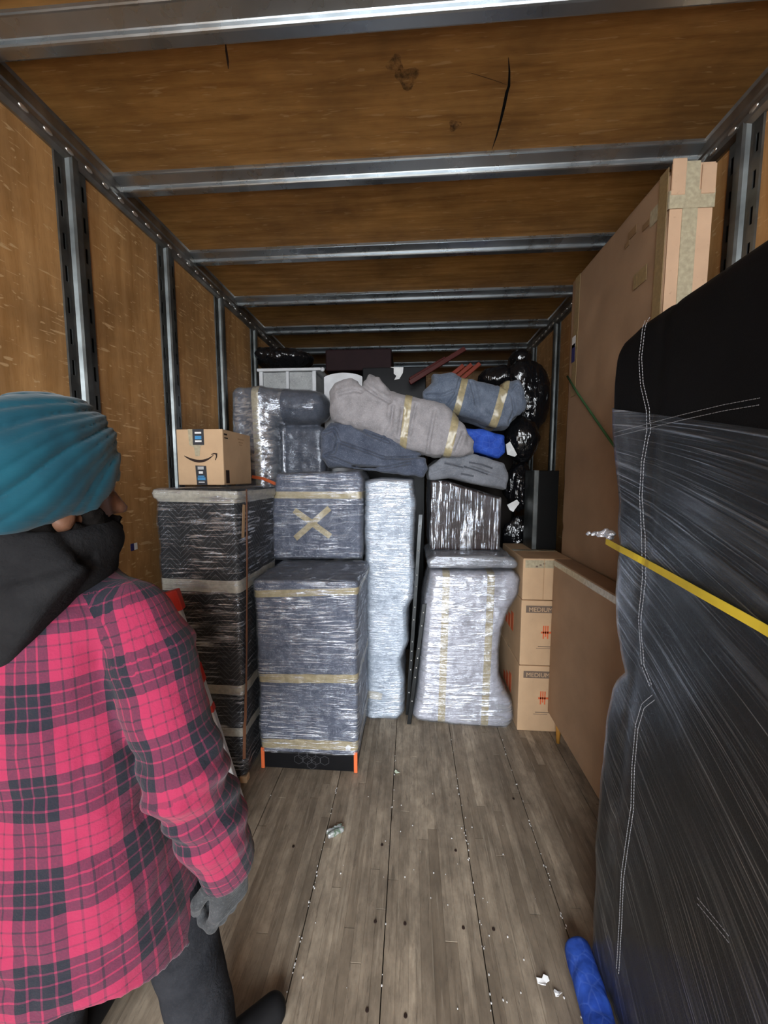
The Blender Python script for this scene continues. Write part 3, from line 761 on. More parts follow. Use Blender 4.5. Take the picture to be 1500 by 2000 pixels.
for k in range(3): link('small_print', box(x_ + .07 + .02 * k, x_ + .082 + .02 * k, 2.1984, 2.1992, cz3 - .049 + .008 * k, cz3 - .041 + .008 * k), M['ink_grey'], c3)
link('edge_flap', box(x_ + .115, x_ + .118, 2.198, 2.2, cz2 + .006, cz3 - .004), M['card'], c3)

sp = thing('black_case', 'slim black upright case standing on the small tan carton', 'case', (.87, 2.55, cz3 + .002))
NY = PZ(1060, 1074, cz3).y; NX0, NX1 = PY(1050, 1000, NY).x, .915; NZ = PY(1070, 919, NY).z
link('case_body', box(NX0, PY(1089, 1000, NY).x, NY, NY + .18, cz3 + .002, NZ, .004, 2), M['black_card'], sp)
link('edge_trim', box(NX0 - .03, NX0 - .001, NY - .004, NY + .184, cz3 + .002, NZ + .002, .002), M['dark_steel'], sp)

# --- low flat pack on yellow legs
lp = thing('flat_pack_table', 'low brown cardboard-covered tabletop on yellow legs beside the tan cartons', 'table', (.85, 1.7, 0))
xc = .80
link('cardboard_cover', box(xc, xc + .10, 1.27, 2.175, .137, 1.036, .004, 2), M['card_brown'], lp)
link('edge_tape', box(xc - .001, xc, 1.28, 2.17, 1.0, 1.03), M['tape_clear'], lp)
for y in (2.09, 1.40):
    link('leg', tube([(xc + .03, y, .15), (xc + .034, y + .005, .06), (xc + .036, y + .008, 0)], [.014, .012, .010], 10), m_plain('yellow_wood', (.42, .20, .035), .5), lp, smooth=True)

# --- tall flat carton by the right wall
tb = thing('tall_flat_carton', 'tall flat brown carton reaching almost to the ceiling along the right wall', 'box', (1.0, 1.98, 0))
ty0, ty1, tx0, tx1, tz = 1.555, 2.40, .92, 1.073, 2.612
def f(P):
    X, Y, Z = P
    d = rbox(P, ((tx0 + tx1) / 2, (ty0 + ty1) / 2, tz / 2), ((tx1 - tx0) / 2, (ty1 - ty0) / 2, tz / 2), .006)
    d = d + .0025 * vn(X, Y, Z, 8, 15)
    for c, r in (((tx0 + .01, ty0, tz), .03), ((tx0, ty1, 1.19), .022), ((tx1, ty0, 2.2), .02), ((tx0, ty1 + .003, 1.27), .016)):
        d = smax(d, -(np.sqrt((X - c[0]) ** 2 + (Y - c[1]) ** 2 + (Z - c[2]) ** 2) - r - .012 * vn(X, Y, Z, 45, 16)), .004)
    return d
me = sdf_obj(f, (tx0 - .01, ty0 - .01, 0), (tx1 + .01, ty1 + .01, tz + .01), .013)
link('carton_body', me.copy(), M['card_brown'], tb)
link('end_panel', box(tx0 + .003, tx1 - .003, ty0 - .006, ty0 - .002, .02, tz - .004, .001), M['card_pink'], tb)
link('end_tape', box(tx0 + .046, tx0 + .098, ty0 - .0085, ty0 - .006, .02, tz), M['tape_clear'], tb)
for z in (2.485, 1.95):
    link('end_tape', box(tx0 - .002, tx1, ty0 - .010, ty0 - .0075, z - .03, z + .03), M['tape_clear'], tb)
    link('side_tape', box(tx0 - .004, tx0 - .0028, ty0 - .008, ty0 + .10, z - .03, z + .03), M['tape_clear'], tb)
link('end_flap', box(tx0 + .002, tx0 + .05, ty0 - .012, ty0 - .006, 2.50, 2.622, .002, 1), M['card_pink'], tb)
link('end_flap', box(tx1 - .05, tx1 - .002, ty0 - .013, ty0 - .006, 2.50, 2.600, .002, 1), M['card_pink'], tb)
def onside(px, py, wy, hz, mm, nm):
    p = PX(px, py, tx0 - .004); link(nm, box(tx0 - .0055, tx0 - .0042, p.y - wy, p.y + wy, p.z - hz, p.z + hz), M[mm], tb)
M['print_faint'] = m_plain('faint_brown_print', (.22, .13, .06), .85)
M['tape_side'] = m_tape('brown_tape', (.30, .21, .10), .35)
for a, b, w_, h_ in ((1235, 455, .030, .016), (1262, 440, .022, .012), (1225, 478, .016, .010)): onside(a, b, w_, h_, 'print_faint', 'faint_print')
onside(1250, 542, .045, .03, 'tape_side', 'tape_piece'); onside(1288, 470, .008, .10, 'white', 'torn_label') if False else None
onside(1121, 668, .022, .03, 'white', 'shipping_label'); onside(1120, 690, .022, .05, 'navy', 'shipping_label')
link('edge_tape', box(tx0 - .005, tx0 - .0035, ty1 - .12, ty1 - .06, 1.95, tz - .01), M['tape_side'], tb)
link('edge_tape', box(tx0 - .005, tx0 - .0035, ty0 + .0, ty0 + .05, .05, tz - .01), M['tape_side'], tb)
gp = [PX(x, y, tx0 - .012) for x, y in ((1108, 735), (1128, 768), (1150, 800), (1172, 832), (1200, 872))]
gs = link('tie_rope', tube(gp, .0055, 8), m_plain('dark_green_rope', (.035, .10, .035), .7), loc=gp[2], smooth=True); props(gs, 'dark green rope running slantwise across the tall flat carton', 'rope')

# ================================================================== black sofa on its end
SX = .565
so = thing('wrapped_sofa', 'black leather sofa standing on end, wrapped in film, right foreground', 'sofa', (.84, .7, 0))
prof = [(.20, .0), (1.115, .0), (1.125, .10), (1.13, .30), (1.132, .55), (1.122, .80), (1.105, .91), (1.062, .985), (1.095, 1.05), (1.115, 1.20), (1.12, 1.31), (1.140, 1.45), (1.175, 1.62), (1.19, 1.76), (1.187, 1.84), (1.155, 1.882), (1.06, 1.90), (.20, 1.905)]
def f(P):
    X, Y, Z = P
    d = prism_x(P, prof, SX, 1.095, .060)
    far = np.exp(-((Y - 1.12) / .10) ** 2)
    d = d + .010 * np.exp(-((Z - .97) / .022) ** 2) * (far + .25 * (Y > .8)) + .006 * np.exp(-((Z - 1.31) / .03) ** 2) * far
    d = d + .010 * np.exp(-((Y - (.97 + .03 * np.sin(Z * 3))) / .012) ** 2) * .55       # stitched seam valley
    wr_ = np.clip(1.72 - Z, 0, 1) 
    d = d + .008 * vn(X, Y * 1.3, Z, 4.2, 20) + .0045 * ridge(X, Y * .8 + Z * .5, Z, 9, 21) * far * np.clip((1.6 - Z) * 3, 0, 1)
    return np.maximum(d, .002 - Z)
me = sdf_obj(f, (SX - .04, .17, -.01), (1.12, 1.28, 1.94), .0125)
link('leather_body', me.copy(), M['black_leather'], so)
bv = bvh_of(me)
pA, pB = PX(1190, 797, SX), PX(1500, 838, SX)
dv = pB - pA; nrm = dv.cross(Vector((1, 0, 0))); nrm = nrm if nrm.z > 0 else -nrm
film = shell(me, [(pA, nrm)], .005)
def m_sofafilm():
    """film pulled round the sofa: creases fan from level at the top to steep below"""
    t = NT('stretch_film_sofa'); c = t.n('TexCoord'); s = t.n('SeparateXYZ'); t.l(c.outputs['Object'], s.inputs[0])
    # pull lines: height measured along a slope growing towards the floor
    y = s.outputs[1]; z = s.outputs[2]
    slope = t.mathn('SUBTRACT', 1.30, t.mathn('MULTIPLY', z, .67))
    ph = t.mathn('SUBTRACT', z, t.mathn('MULTIPLY', y, slope))
    cb_ = t.n('CombineXYZ'); t.l(t.mathn('MULTIPLY', s.outputs[0], 3), cb_.inputs[0]); t.l(t.mathn('MULTIPLY', y, 1.6), cb_.inputs[1]); t.l(t.mathn('MULTIPLY', ph, 170), cb_.inputs[2])
    a = t.noise(cb_.outputs[0], 1, 4, .62, .12)
    cb2 = t.n('CombineXYZ'); t.l(t.mathn('MULTIPLY', s.outputs[0], 2), cb2.inputs[0]); t.l(t.mathn('MULTIPLY', y, 1.5), cb2.inputs[1]); t.l(t.mathn('MULTIPLY', ph, 30), cb2.inputs[2])
    a2 = t.noise(cb2.outputs[0], 1, 3, .6, .2)
    msk = t.ramp(t.noise(c.outputs['Object'], 3.2, 3, .6), [(.34, .15), (.66, 1.0)])
    st = t.mathn('MULTIPLY', t.mathn('MAXIMUM', t.ramp(a, [(.54, 0.0), (.66, 1.0)]), t.ramp(a2, [(.55, 0.0), (.75, .45)])), msk)
    nb = t.bump(t.mathn('ADD', t.mathn('MULTIPLY', a, .5), t.mathn('MULTIPLY', a2, .8)), .30, .02)
    lw = t.n('LayerWeight'); lw.inputs[0].default_value = .42
    g1 = t.n('MapRange'); g1.inputs[1].default_value = .20; g1.inputs[2].default_value = .44; t.l(y, g1.inputs[0])
    gn = t.ramp(t.noise(t.coord((5, 5, 3.2), (.5, 0, 0)), 1, 4, .65, .6), [(.44, 0.0), (.66, 1.0)])
    st = t.mathn('ADD', st, t.mathn('MULTIPLY', t.mathn('MULTIPLY', g1.outputs[0], gn), .55))
    fac = t.mathn('ADD', t.mathn('MULTIPLY', st, .60), t.mathn('ADD', t.mathn('MULTIPLY', lw.outputs['Fresnel'], .45), .05), clamp=True)
    tr = t.n('BsdfTransparent'); gl = t.n('BsdfGlossy'); gl.inputs['Color'].default_value = (.78, .84, .92, 1); gl.inputs['Roughness'].default_value = .22; t.l(nb, gl.inputs['Normal'])
    df = t.n('BsdfDiffuse'); df.inputs['Color'].default_value = (.75, .78, .82, 1)
    mg = t.n('MixShader'); mg.inputs[0].default_value = .12; t.l(gl.outputs[0], mg.inputs[1]); t.l(df.outputs[0], mg.inputs[2])
    mx = t.n('MixShader'); t.l(fac, mx.inputs[0]); t.l(tr.outputs[0], mx.inputs[1]); t.l(mg.outputs[0], mx.inputs[2])
    return t.done(mx.outputs[0])
link('stretch_film', film, m_sofafilm(), so)
# twin stitched seams
def stitch(pts, gap=.0055, n=10):
    pn = castpath(bv, pts, n); bm = bmesh.new()
    if len(pn) < 3: return
    # resample to short dashes
    L = [0]
    for a, b in zip(pn[:-1], pn[1:]): L.append(L[-1] + (b[0] - a[0]).length)
    s = 0.0
    def at(q):
        for i in range(len(L) - 1):
            if L[i] <= q <= L[i + 1] + 1e-9:
                f_ = (q - L[i]) / max(1e-9, L[i + 1] - L[i]); return pn[i][0].lerp(pn[i + 1][0], f_), pn[i][1].lerp(pn[i + 1][1], f_)
        return pn[-1]
    V = []; F = []
    while s + .006 < L[-1]:
        (p0, n0), (p1, n1) = at(s), at(s + .0055); t_ = (p1 - p0).normalized(); sd_ = t_.cross(n0).normalized()
        for sg in (-1, 1):
            k = len(V); c0 = p0 + sd_ * sg * gap + n0 * .0075; c1 = p1 + sd_ * sg * gap + n1 * .0075; h = sd_ * .0006
            V += [c0 - h, c0 + h, c1 + h, c1 - h, c0 + n0 * .001, c1 + n1 * .001]
            F += [(k, k + 4, k + 5, k + 3), (k + 4, k + 1, k + 2, k + 5), (k, k + 1, k + 4), (k + 3, k + 5, k + 2)]
        s += .0078
    bm.free(); o = link('stitching', pyd(V, F), M['thread'], so); o['kind'] = 'stuff'
M['thread'] = m_plain('pale_thread', (.26, .26, .27), .7)
stitch([(1273, 616), (1264, 640), (1257, 700), (1260, 750), (1272, 800), (1273, 840), (1262, 900), (1258, 970), (1262, 1040), (1264, 1130), (1256, 1210), (1262, 1300), (1280, 1345)])
stitch([(1283, 1362), (1262, 1380), (1250, 1420), (1243, 1500), (1241, 1580), (1232, 1640), (1222, 1710), (1218, 1800), (1212, 1900)])
stitch([(1200, 850), (1260, 835), (1340, 815), (1420, 797), (1500, 783)])
stitch([(1370, 1760), (1395, 1790), (1420, 1820), (1440, 1845)])
# torn film tail
p, n_ = cast(bv, 1200, 1043)
p = PX(1192, 1042, SX + .03)
def f(P):
    d = np.minimum(cap(P, p, p + Vector((-.022, .03, -.004)), .016, .012), cap(P, p + Vector((-.02, .03, -.003)), p + Vector((-.045, .075, -.012)), .008, .005))
    return d + .007 * ridge(*P, 70, 23)
me2 = sdf_obj(f, tuple(p - Vector((.09, .05, .06))), tuple(p + Vector((.05, .12, .05))), .004)
link('torn_film_tail', me2, m_film('gathered_white_film', (60, 60, 60), (.3, .2, .1), .55, .4, .45), so)
# yellow strap round the sofa
pn = castpath(bv, [(1200, 1063), (1240, 1083), (1300, 1115), (1400, 1170), (1499, 1224)], 8)
pn = [(PX(1192, 1058, SX + .02), pn[0][1])] + pn
b_, n_ = pn[-1]; pn += [(b_ + Vector((0, -.08, -.012)), n_), (b_ + Vector((0, -.25, -.04)), n_)]
ys_ = link('yellow_strap', ribbon(pn, .017, .010, .002), m_plain('yellow_webbing', (.66, .50, .04), .6), loc=pn[3][0]); props(ys_, 'yellow webbing strap pulled across the film-wrapped black sofa', 'strap')

# --- blue quilted roll on the floor by the sofa
def m_blueq():
    t = NT('royal_blue_quilt'); v = t.coord(); vo = t.n('TexVoronoi'); vo.feature = 'DISTANCE_TO_EDGE'; vo.inputs['Scale'].default_value = 26; t.l(v, vo.inputs['Vector'])
    ln = t.ramp(vo.outputs['Distance'], [(.0, 1.0), (.06, 0.0)]); nz = t.noise(v, 20, 3)
    c = t.mix(t.ramp(nz, [(.3, 0.0), (.7, 1.0)]), (.014, .048, .30), (.032, .098, .50)); c = t.mix(t.mathn('MULTIPLY', ln, .14), c, (.2, .33, .8))
    return t.done(t.pr(c, .75, t.bump(vo.outputs['Distance'], .12, .01, t.bump(nz, .4, .01)), 0, .2))
M['blueq'] = m_blueq()
a = PZ(1128, 1850, .050); a.z = .042; b = PZ(1172, 2000, .05); b = a + (b - a) * 3.2; b.z = .042; RY = PZ(1125, 1822, .08).y
def f(P):
    X, Y, Z = P
    d = cap(P, a, b, .042, .046); d = smax(d, Y - RY, .012)
    t_ = np.arctan2(Z - .04, X - .5)
    return np.maximum(d + .003 * vn(X, Y, Z, 18, 24) + .0022 * ridge(X, Y * .6, Z, 34, 25), .001 - Z)
me = sdf_obj(f, (.30, .30, -.01), (.58, 1.26, .11), .007)
rl = link('rolled_blanket', me, M['blueq'], loc=(.5, .9, 0)); props(rl, 'royal blue quilted blanket rolled on the floor along the black sofa', 'blanket')

# ================================================================== the pile
# --- grey sofa on end, upper left
gs_ = thing('wrapped_loveseat', 'grey wrapped loveseat on end with bulging arm behind the smile carton', 'wrapped furniture', (-.88, 2.78, 0))
def f(P):
    X, Y, Z = P
    a0 = PY(452, 757, 2.60); a1 = PY(538, 757, 2.60); b1 = PY(632, 835, 2.66); r0 = PY(520, 795, 2.72); r1 = PY(628, 790, 2.72)
    d = rbox(P, ((a0.x + a1.x) / 2, 2.76, a0.z / 2), ((a1.x - a0.x) / 2, .18, a0.z / 2), .05)
    d = smin(d, rbox(P, ((a1.x - .1 + b1.x) / 2, 2.82, .93), ((b1.x - a1.x + .1) / 2, .13, .92), .05), .02)
    arm = cap((X, 2.74 + (Y - 2.74) * .80, Z), (r0.x, 2.74, r0.z - .005), (r1.x - .06, 2.74, r1.z - .02), .132, .118)
    d = smin(d, arm, .03)
    d = smin(d, cap(P, (a0.x + .20, 2.60, .9), (a0.x + .185, 2.61, 2.03), .055, .06), .05)
    return np.maximum(d + .006 * vn(X, Y, Z, 9, 30) + .003 * ridge(X, Y, Z, 20, 31), .002 - Z)
me = sdf_obj(f, (-1.27, 2.50, 1.0), (-.50, 3.0, 2.16), .011)
lowb = box(-1.20, -.60, 2.60, 2.94, 0, 1.02, .02, 2)
link('blanket', me.copy(), m_blanket('slate_blanket', (.042, .050, .070), (.080, .090, .118), (.22, .24, .28), .3), gs_)
link('lower_body', lowb, M['blue_blanket'], gs_)
a = PY(508, 850, 2.55)
link('tape_band', band(me, PY(503, 850, 2.56), (1, 0, .03), .05, .003, [(Vector((0, 2.72, 0)), Vector((0, 1, 0)))]), M['tape_clear'], gs_)
link('stretch_film', shell(me, [(Vector((PY(548, 800, 2.6).x, 0, 0)), Vector((1, 0, 0)))], .006), m_film('stretch_film_loveseat', (14, 14, 45), (0, -.35, 0), .20, .6, .47, big=6), gs_)
link('stretch_film', shell(me, [(Vector((PY(548, 800, 2.6).x, 0, 0)), Vector((-1, 0, 0)))], .006), m_film('stretch_film_thin', (8, 8, 40), (0, .3, 0), .06, .25, .56, big=4), gs_)
pn = [(PY(492, 931, 2.53), Vector((0, -1, 0))), (PY(515, 935, 2.53), Vector((0, -1, 0))), (PY(545, 948, 2.53), Vector((0, -1, 0)))]
os_ = link('orange_strap', ribbon(pn, .020, .0), M['orange'], loc=pn[1][0]); props(os_, 'short orange strap end across the foot of the grey loveseat', 'strap')

# --- soft bundles
def grooves(lines, Y, wd, depth, yl):
    L = [XZ(l, Y) for l in lines]
    def g(X, Yv, Z):
        out = 0
        for l in L:
            d = np.full(X.shape, 1e9, np.float32)
            for (ax, az), (bx, bz) in zip(l[:-1], l[1:]):
                ex, ez = bx - ax, bz - az; t = np.clip(((X - ax) * ex + (Z - az) * ez) / (ex * ex + ez * ez), 0, 1)
                d = np.minimum(d, np.sqrt((X - ax - t * ex) ** 2 + (Z - az - t * ez) ** 2))
            out = out + depth * np.exp(-(d / wd) ** 2) - depth * .45 * np.exp(-((d - 2.2 * wd) / (1.6 * wd)) ** 2)
        return out * (Yv < yl)
    return g
def bundle(name, label, cat, px, y0, y1, r, mat, seed, amp=.010, bands=(), film_=None, group='blanket bundles on the pile', vox=.009, ymid=None, folds=None, drop=0.0):
    pts = XZ(px, ymid or (y0 + (y1 - y0) * .3))
    xs = [p[0] for p in pts]; zs = [p[1] for p in pts]
    def f(P):
        X, Y, Z = P
        d = prism_y(P, pts, y0, y1, r)
        d = d + amp * vn(X, Y, Z, 8, seed) + amp * .55 * ridge(X, Y, Z, 13, seed + 1) + amp * .2 * ridge(X, Y, Z, 34, seed + 2)
        if folds is not None: d = d + folds(X, Y, Z)
        return d
    me = sdf_obj(f, (min(xs) - .03, y0 - .03, min(zs) - .03), (max(xs) + .03, y1 + .03, max(zs) + .03), vox)
    me.transform(Matrix.Translation((0, 0, -drop)))
    th = thing(name, label, cat, ((min(xs) + max(xs)) / 2, (y0 + y1) / 2, min(zs) - drop), group)
    link('blanket', me.copy(), mat, th)
    for (xa, ya_), (xb, yb_), wd in bands:
        a = PY(xa, ya_, y0); b = PY(xb, yb_, y0); dv = (a - b).normalized(); n_ = Vector((dv.z, 0, -dv.x))
        link('tape_band', band(me, (a + b) / 2, n_, wd, .004), M['tape'], th)
    return th, me
M['felt_blue'] = m_blanket('blue_grey_felt', (.050, .060, .088), (.088, .102, .140), (.23, .26, .31), .35)
M['felt_blue2'] = m_blanket('lighter_blue_felt', (.090, .112, .155), (.145, .172, .225), (.32, .35, .41), .35)
M['felt_beige'] = m_blanket('beige_grey_felt', (.225, .214, .222), (.315, .298, .308), (.48, .46, .47), .35)
M['felt_grey'] = m_blanket('mid_grey_felt', (.13, .138, .158), (.19, .20, .225), (.34, .35, .38), .3)

fold1 = grooves([[(632, 850), (652, 843), (664, 868), (700, 880), (750, 898), (795, 898), (832, 894)], [(634, 893), (690, 914), (750, 918), (800, 908)], [(658, 866), (652, 888), (640, 890)], [(690, 835), (720, 852), (760, 868)]], 2.27, .007, .022, 2.50)
fold2 = grooves([[(700, 742), (712, 756), (735, 772), (762, 786)], [(768, 792), (764, 830), (750, 850)], [(786, 800), (778, 850)], [(660, 770), (690, 762), (706, 765)], [(812, 790), (800, 850)], [(850, 800), (840, 850), (835, 880)], [(905, 845), (890, 880)]], 2.24, .008, .014, 2.42)
fold3 = grooves([[(900, 738), (890, 770), (868, 800)], [(982, 750), (1000, 772), (1006, 800), (996, 825)], [(832, 770), (862, 772), (888, 762)], [(920, 745), (930, 790)], [(1012, 750), (1000, 765)]], 2.54, .007, .016, 2.72)
fold4 = grooves([[(842, 925), (880, 912), (930, 915), (985, 935)], [(870, 900), (910, 908), (955, 925)]], 2.34, .006, .010, 2.55)
bundle('folded_blanket', 'dark blue grey felt blanket folded on top of the pale column', 'blanket',
       [(627, 880), (629, 855), (648, 831), (680, 828), (760, 853), (800, 876), (829, 898), (836, 920), (826, 936), (790, 931), (740, 924), (640, 916), (627, 898)], 2.27, 2.60, .045, M['felt_blue'], 40, .010, folds=fold1, ymid=2.33, drop=-.012)
bundle('taped_bundle', 'large beige grey felt bundle slanting down across the pile with two tape bands', 'bundle',
       [(645, 800), (645, 768), (655, 750), (690, 743), (708, 754), (722, 736), (742, 740), (765, 762), (820, 776), (868, 790), (903, 825), (923, 862), (926, 886), (900, 895), (850, 893), (795, 879), (740, 856), (690, 838), (652, 826)], 2.24, 2.53, .075, M['felt_beige'], 43, .013,
       bands=(((800, 762), (786, 878), .040), ((893, 806), (872, 897), .042)), ymid=2.34, folds=fold2)
gth, gmesh = bundle('grey_blanket', 'mid grey printed blanket draped over the brown wrapped cabinet', 'blanket',
       [(836, 912), (860, 893), (925, 884), (985, 903), (993, 925), (988, 957), (940, 948), (880, 934), (838, 938)], 2.34, 2.86, .030, M['felt_grey'], 46, .007, ymid=2.38, folds=fold4)
bundle('royal_blue_blanket', 'royal blue quilted blanket folded between two grey bundles', 'blanket',
       [(896, 834), (940, 836), (985, 850), (988, 884), (972, 896), (918, 882), (890, 860)], 2.52, 2.88, .035, M['blueq'], 49, .008, ymid=2.56)
bundle('taped_bundle', 'blue grey felt bundle with two tape bands, highest at the right of the pile', 'bundle',
       [(827, 768), (846, 748), (842, 730), (890, 728), (902, 740), (920, 740), (974, 757), (986, 745), (1010, 745), (1022, 767), (1033, 787), (1029, 803), (1000, 822), (990, 837), (960, 834), (900, 816), (850, 797), (832, 784)], 2.54, 2.88, .07, M['felt_blue2'], 52, .013,
       bands=(((908, 742), (890, 812), .042), ((985, 760), (965, 830), .050)), ymid=2.62, folds=fold3)
# print on the grey blanket
bv = bvh_of(gmesh)
for l in ([(868, 905), (886, 908), (905, 913)], [(906, 911), (930, 919), (952, 927)], [(916, 903), (940, 907), (962, 915)], [(900, 925), (925, 930)]):
    pn = castpath(bv, l, 5)
    if len(pn) > 2: link('dark_print', ribbon(pn, .011, .001, .0006), m_plain('dark_blanket_print', (.075, .08, .095), .95), gth)
# --- black bags
M['bag'] = None
def m_bag():
    t = NT('black_bin_bag'); v = t.coord(); vo = t.n('TexVoronoi'); vo.inputs['Scale'].default_value = 24; 
    wv = t.noise(v, 9, 3, .6, .5); t.l(v, vo.inputs['Vector'])
    n2 = t.noise(t.coord((34, 34, 9), (.3, .4, .2)), 1, 2, .5, 1.2)
    b = t.bump(n2, .45, .02, t.bump(wv, .30, .03))
    return t.done(t.pr((.006, .006, .007), .13, b, 0, .7))
M['bag'] = m_bag()
def bag(label, ells, seed, amp=.012, base=None, vox=.010, cr=1.0):
    lo = [min(c[i] - r[i] for c, r in ells) - .03 for i in range(3)]; hi = [max(c[i] + r[i] for c, r in ells) + .03 for i in range(3)]
    def f(P):
        d = None
        for c, r in ells:
            e = ell(P, c, r); d = e if d is None else smin(d, e, .04)
        return d + amp * vn(*P, 9, seed) + cr * .008 * ridge(P[0], P[1], P[2] * .6, 22, seed + 1) + cr * .004 * ridge(*P, 45, seed + 2)
    me = sdf_obj(f, lo, hi, vox)
    o = link('bin_bag', me, M['bag'], loc=((lo[0] + hi[0]) / 2, (lo[1] + hi[1]) / 2, lo[2] + .03)); return props(o, label, 'bag', 'black bin bags in the pile')
def ea(px, py, Y, rx, ry, rz): 
    p = PY(px, py, Y); return ((p.x, p.y + 0, p.z), (rx, ry, rz))
bag('smooth bulging black bin bag highest by the right wall', [ea(1038, 775, 2.98, .135, .09, .26), ea(1022, 735, 2.98, .12, .09, .12)], 60, .014, cr=.7)
bag('black bin bag in the middle of the right column of bags', [ea(1018, 858, 2.80, .125, .14, .165)], 63, .012)
bag('crumpled black bin bag squeezed beside the brown wrapped cabinet', [ea(1013, 952, 2.80, .105, .12, .180)], 66, .012, cr=1.4)
bag('crumpled black bin bag lowest behind the small tan carton', [ea(1012, 1050, 2.84, .12, .05, .17), ((PY(1012, 1050, 2.84).x, 2.86, .50), (.12, .08, .50))], 69, .006, cr=1.2)
bag('flat black bin bag lying on the white drawer unit', [ea(560, 703, 3.30, .24, .20, .085), ea(525, 700, 3.30, .12, .18, .08)], 72, .012)
bag('small black bin bag behind the highest blue grey bundle', [ea(975, 740, 3.08, .17, .12, .10)], 75, .01)
bag('black bin bag pushed up under the right corner rail', [ea(1012, 706, 3.15, .09, .14, .09)], 78, .01)
# torn paper caught between bags
for k, (pts, Y, lab) in enumerate((([(988, 868), (997, 862), (1003, 876), (1010, 888), (1006, 892), (990, 888)], 2.70, 'torn white paper scrap beside the royal blue blanket'), ([(990, 986), (1010, 976), (1014, 982), (1002, 1000), (996, 996)], 2.66, 'torn white paper scrap beside the brown wrapped cabinet'))):
    P_ = [PY(x, y, Y) for x, y in pts]; c = sum(P_, Vector()) / len(P_); n = len(P_)
    V = P_ + [p + Vector((0, .004, 0)) for p in P_]
    V = [v + Vector((0, .012 * math.sin(i * 2.1), 0)) for i, v in enumerate(V)]
    V += [c + Vector((0, -.008, 0)), c + Vector((0, .002, 0))]
    F = [(2 * n, (i + 1) % n, i) for i in range(n)] + [(2 * n + 1, n + i, n + (i + 1) % n) for i in range(n)] + [(i, (i + 1) % n, n + (i + 1) % n, n + i) for i in range(n)]
    o = link('paper_scrap', pyd(V, F), M['white'], loc=c); props(o, lab, 'paper')

# --- things far back
fx0, fx1 = PY(506, 740, 3.12).x, PY(617, 740, 3.12).x
wz = PY(560, 720, 3.12).z
wu = thing('drawer_unit', 'white drawer unit with two frosted fronts at the back left', 'drawers', ((fx0 + fx1) / 2, 3.3, 1.90))
fr = bmesh.new(); xm = (fx0 + fx1) / 2
for a, b in ((fx0, fx0 + .03), (xm - .012, xm + .012), (fx1 - .03, fx1)): box_bm(fr, a, b, 3.12, 3.15, 1.90, wz - .02, .002)
box_bm(fr, fx0, fx1, 3.12, 3.15, 1.90, 1.94, .002); box_bm(fr, fx1 - .03, fx1, 3.47, 3.50, 1.90, wz - .02, .002); box_bm(fr, fx1 - .03, fx1, 3.15, 3.47, 1.90, 1.94); box_bm(fr, fx0, fx0 + .03, 3.15, 3.5, 1.90, wz - .02)
link('frame', mesh_from(fr), M['white_plastic'], wu)
link('top_board', box(fx0 - .01, fx1 + .045, 3.10, 3.52, wz - .022, wz, .003), M['white_plastic'], wu)
M['frost'] = m_blanket('frosted_mottled_plastic', (.30, .31, .31), (.42, .43, .43), (.6, .6, .6), .5, .5, .5)
for a, b in ((fx0 + .032, xm - .014), (xm + .014, fx1 - .032)): link('drawer_front', box(a, b, 3.13, 3.145, 1.945, wz - .026, .002), M['frost'], wu)
link('side_panel', box(fx1 - .02, fx1 - .012, 3.155, 3.465, 1.945, wz - .026), M['frost'], wu)
bm = bmesh.new(); bmesh.ops.create_uvsphere(bm, u_segments=10, v_segments=8, radius=.018, matrix=Matrix.Translation((fx1 + .055, 3.12, wz - .012))); link('corner_knob', mesh_from(bm), M['white_plastic'], wu, smooth=True)
k_ = link('cabinet_base', box(-1.25, -.46, 3.08, 3.75, 0, 1.90, .006), m_plain('dark_cabinet', (.02, .018, .016), .7), loc=(-.85, 3.4, 0)); props(k_, 'dark cabinet under the white drawer unit at the back', 'cabinet')
# white arched headboard
arch = []
ax0, ax1 = PY(634, 760, 3.0).x, PY(708, 760, 3.0).x; az = PY(670, 729, 3.0).z; ae = PY(670, 737, 3.0).z
arch = [(ax0, 0), (ax1, 0), (ax1, ae - .02)] + [(ax1 - (ax1 - ax0) * i / 12, ae + (az - ae) * math.sin(PI * i / 12) ** .7) for i in range(13)] + [(ax0, ae - .02)]
hb = link('arched_headboard', extrude_y(arch, 2.985, 3.03), M['white_plastic'], loc=((ax0 + ax1) / 2, 3.0, 0)); props(hb, 'white arched headboard end showing behind the beige bundle', 'headboard')
x0_, x1_ = PY(708, 730, 3.2).x, PY(832, 730, 3.2).x; z1_ = PY(770, 717, 3.2).z
bk = thing('black_cabinet', 'tall black cabinet at the back with torn white paper on it', 'cabinet', ((x0_ + x1_) / 2, 3.5, 0))
link('cabinet_body', box(x0_, x1_, 3.2, 3.75, 0, z1_, .006), M['black_plastic'], bk)
pp = [(762, 717), (788, 717), (787, 728), (780, 740), (770, 742), (774, 734), (769, 730), (769, 719)]
n = len(pp); V = [PY(x, y, 3.198) for x, y in pp] + [PY(x, y, 3.1965) for x, y in pp]
link('torn_paper', pyd(V, [tuple(range(n)), tuple(range(n, 2 * n))[::-1]] + [(i, (i + 1) % n, n + (i + 1) % n, n + i) for i in range(n)]), M['white'], bk)
p0, p1 = PY(636, 684, 3.3), PY(765, 684, 3.3)
mb = link('maroon_case', box(p0.x, p1.x, 3.28, 3.7, z1_ + .002, p0.z, .012, 2), m_plain('maroon_black', (.018, .008, .009), .6), loc=((p0.x + p1.x) / 2, 3.5, z1_)); props(mb, 'dark maroon case lying across the top of the pile at the back', 'case')
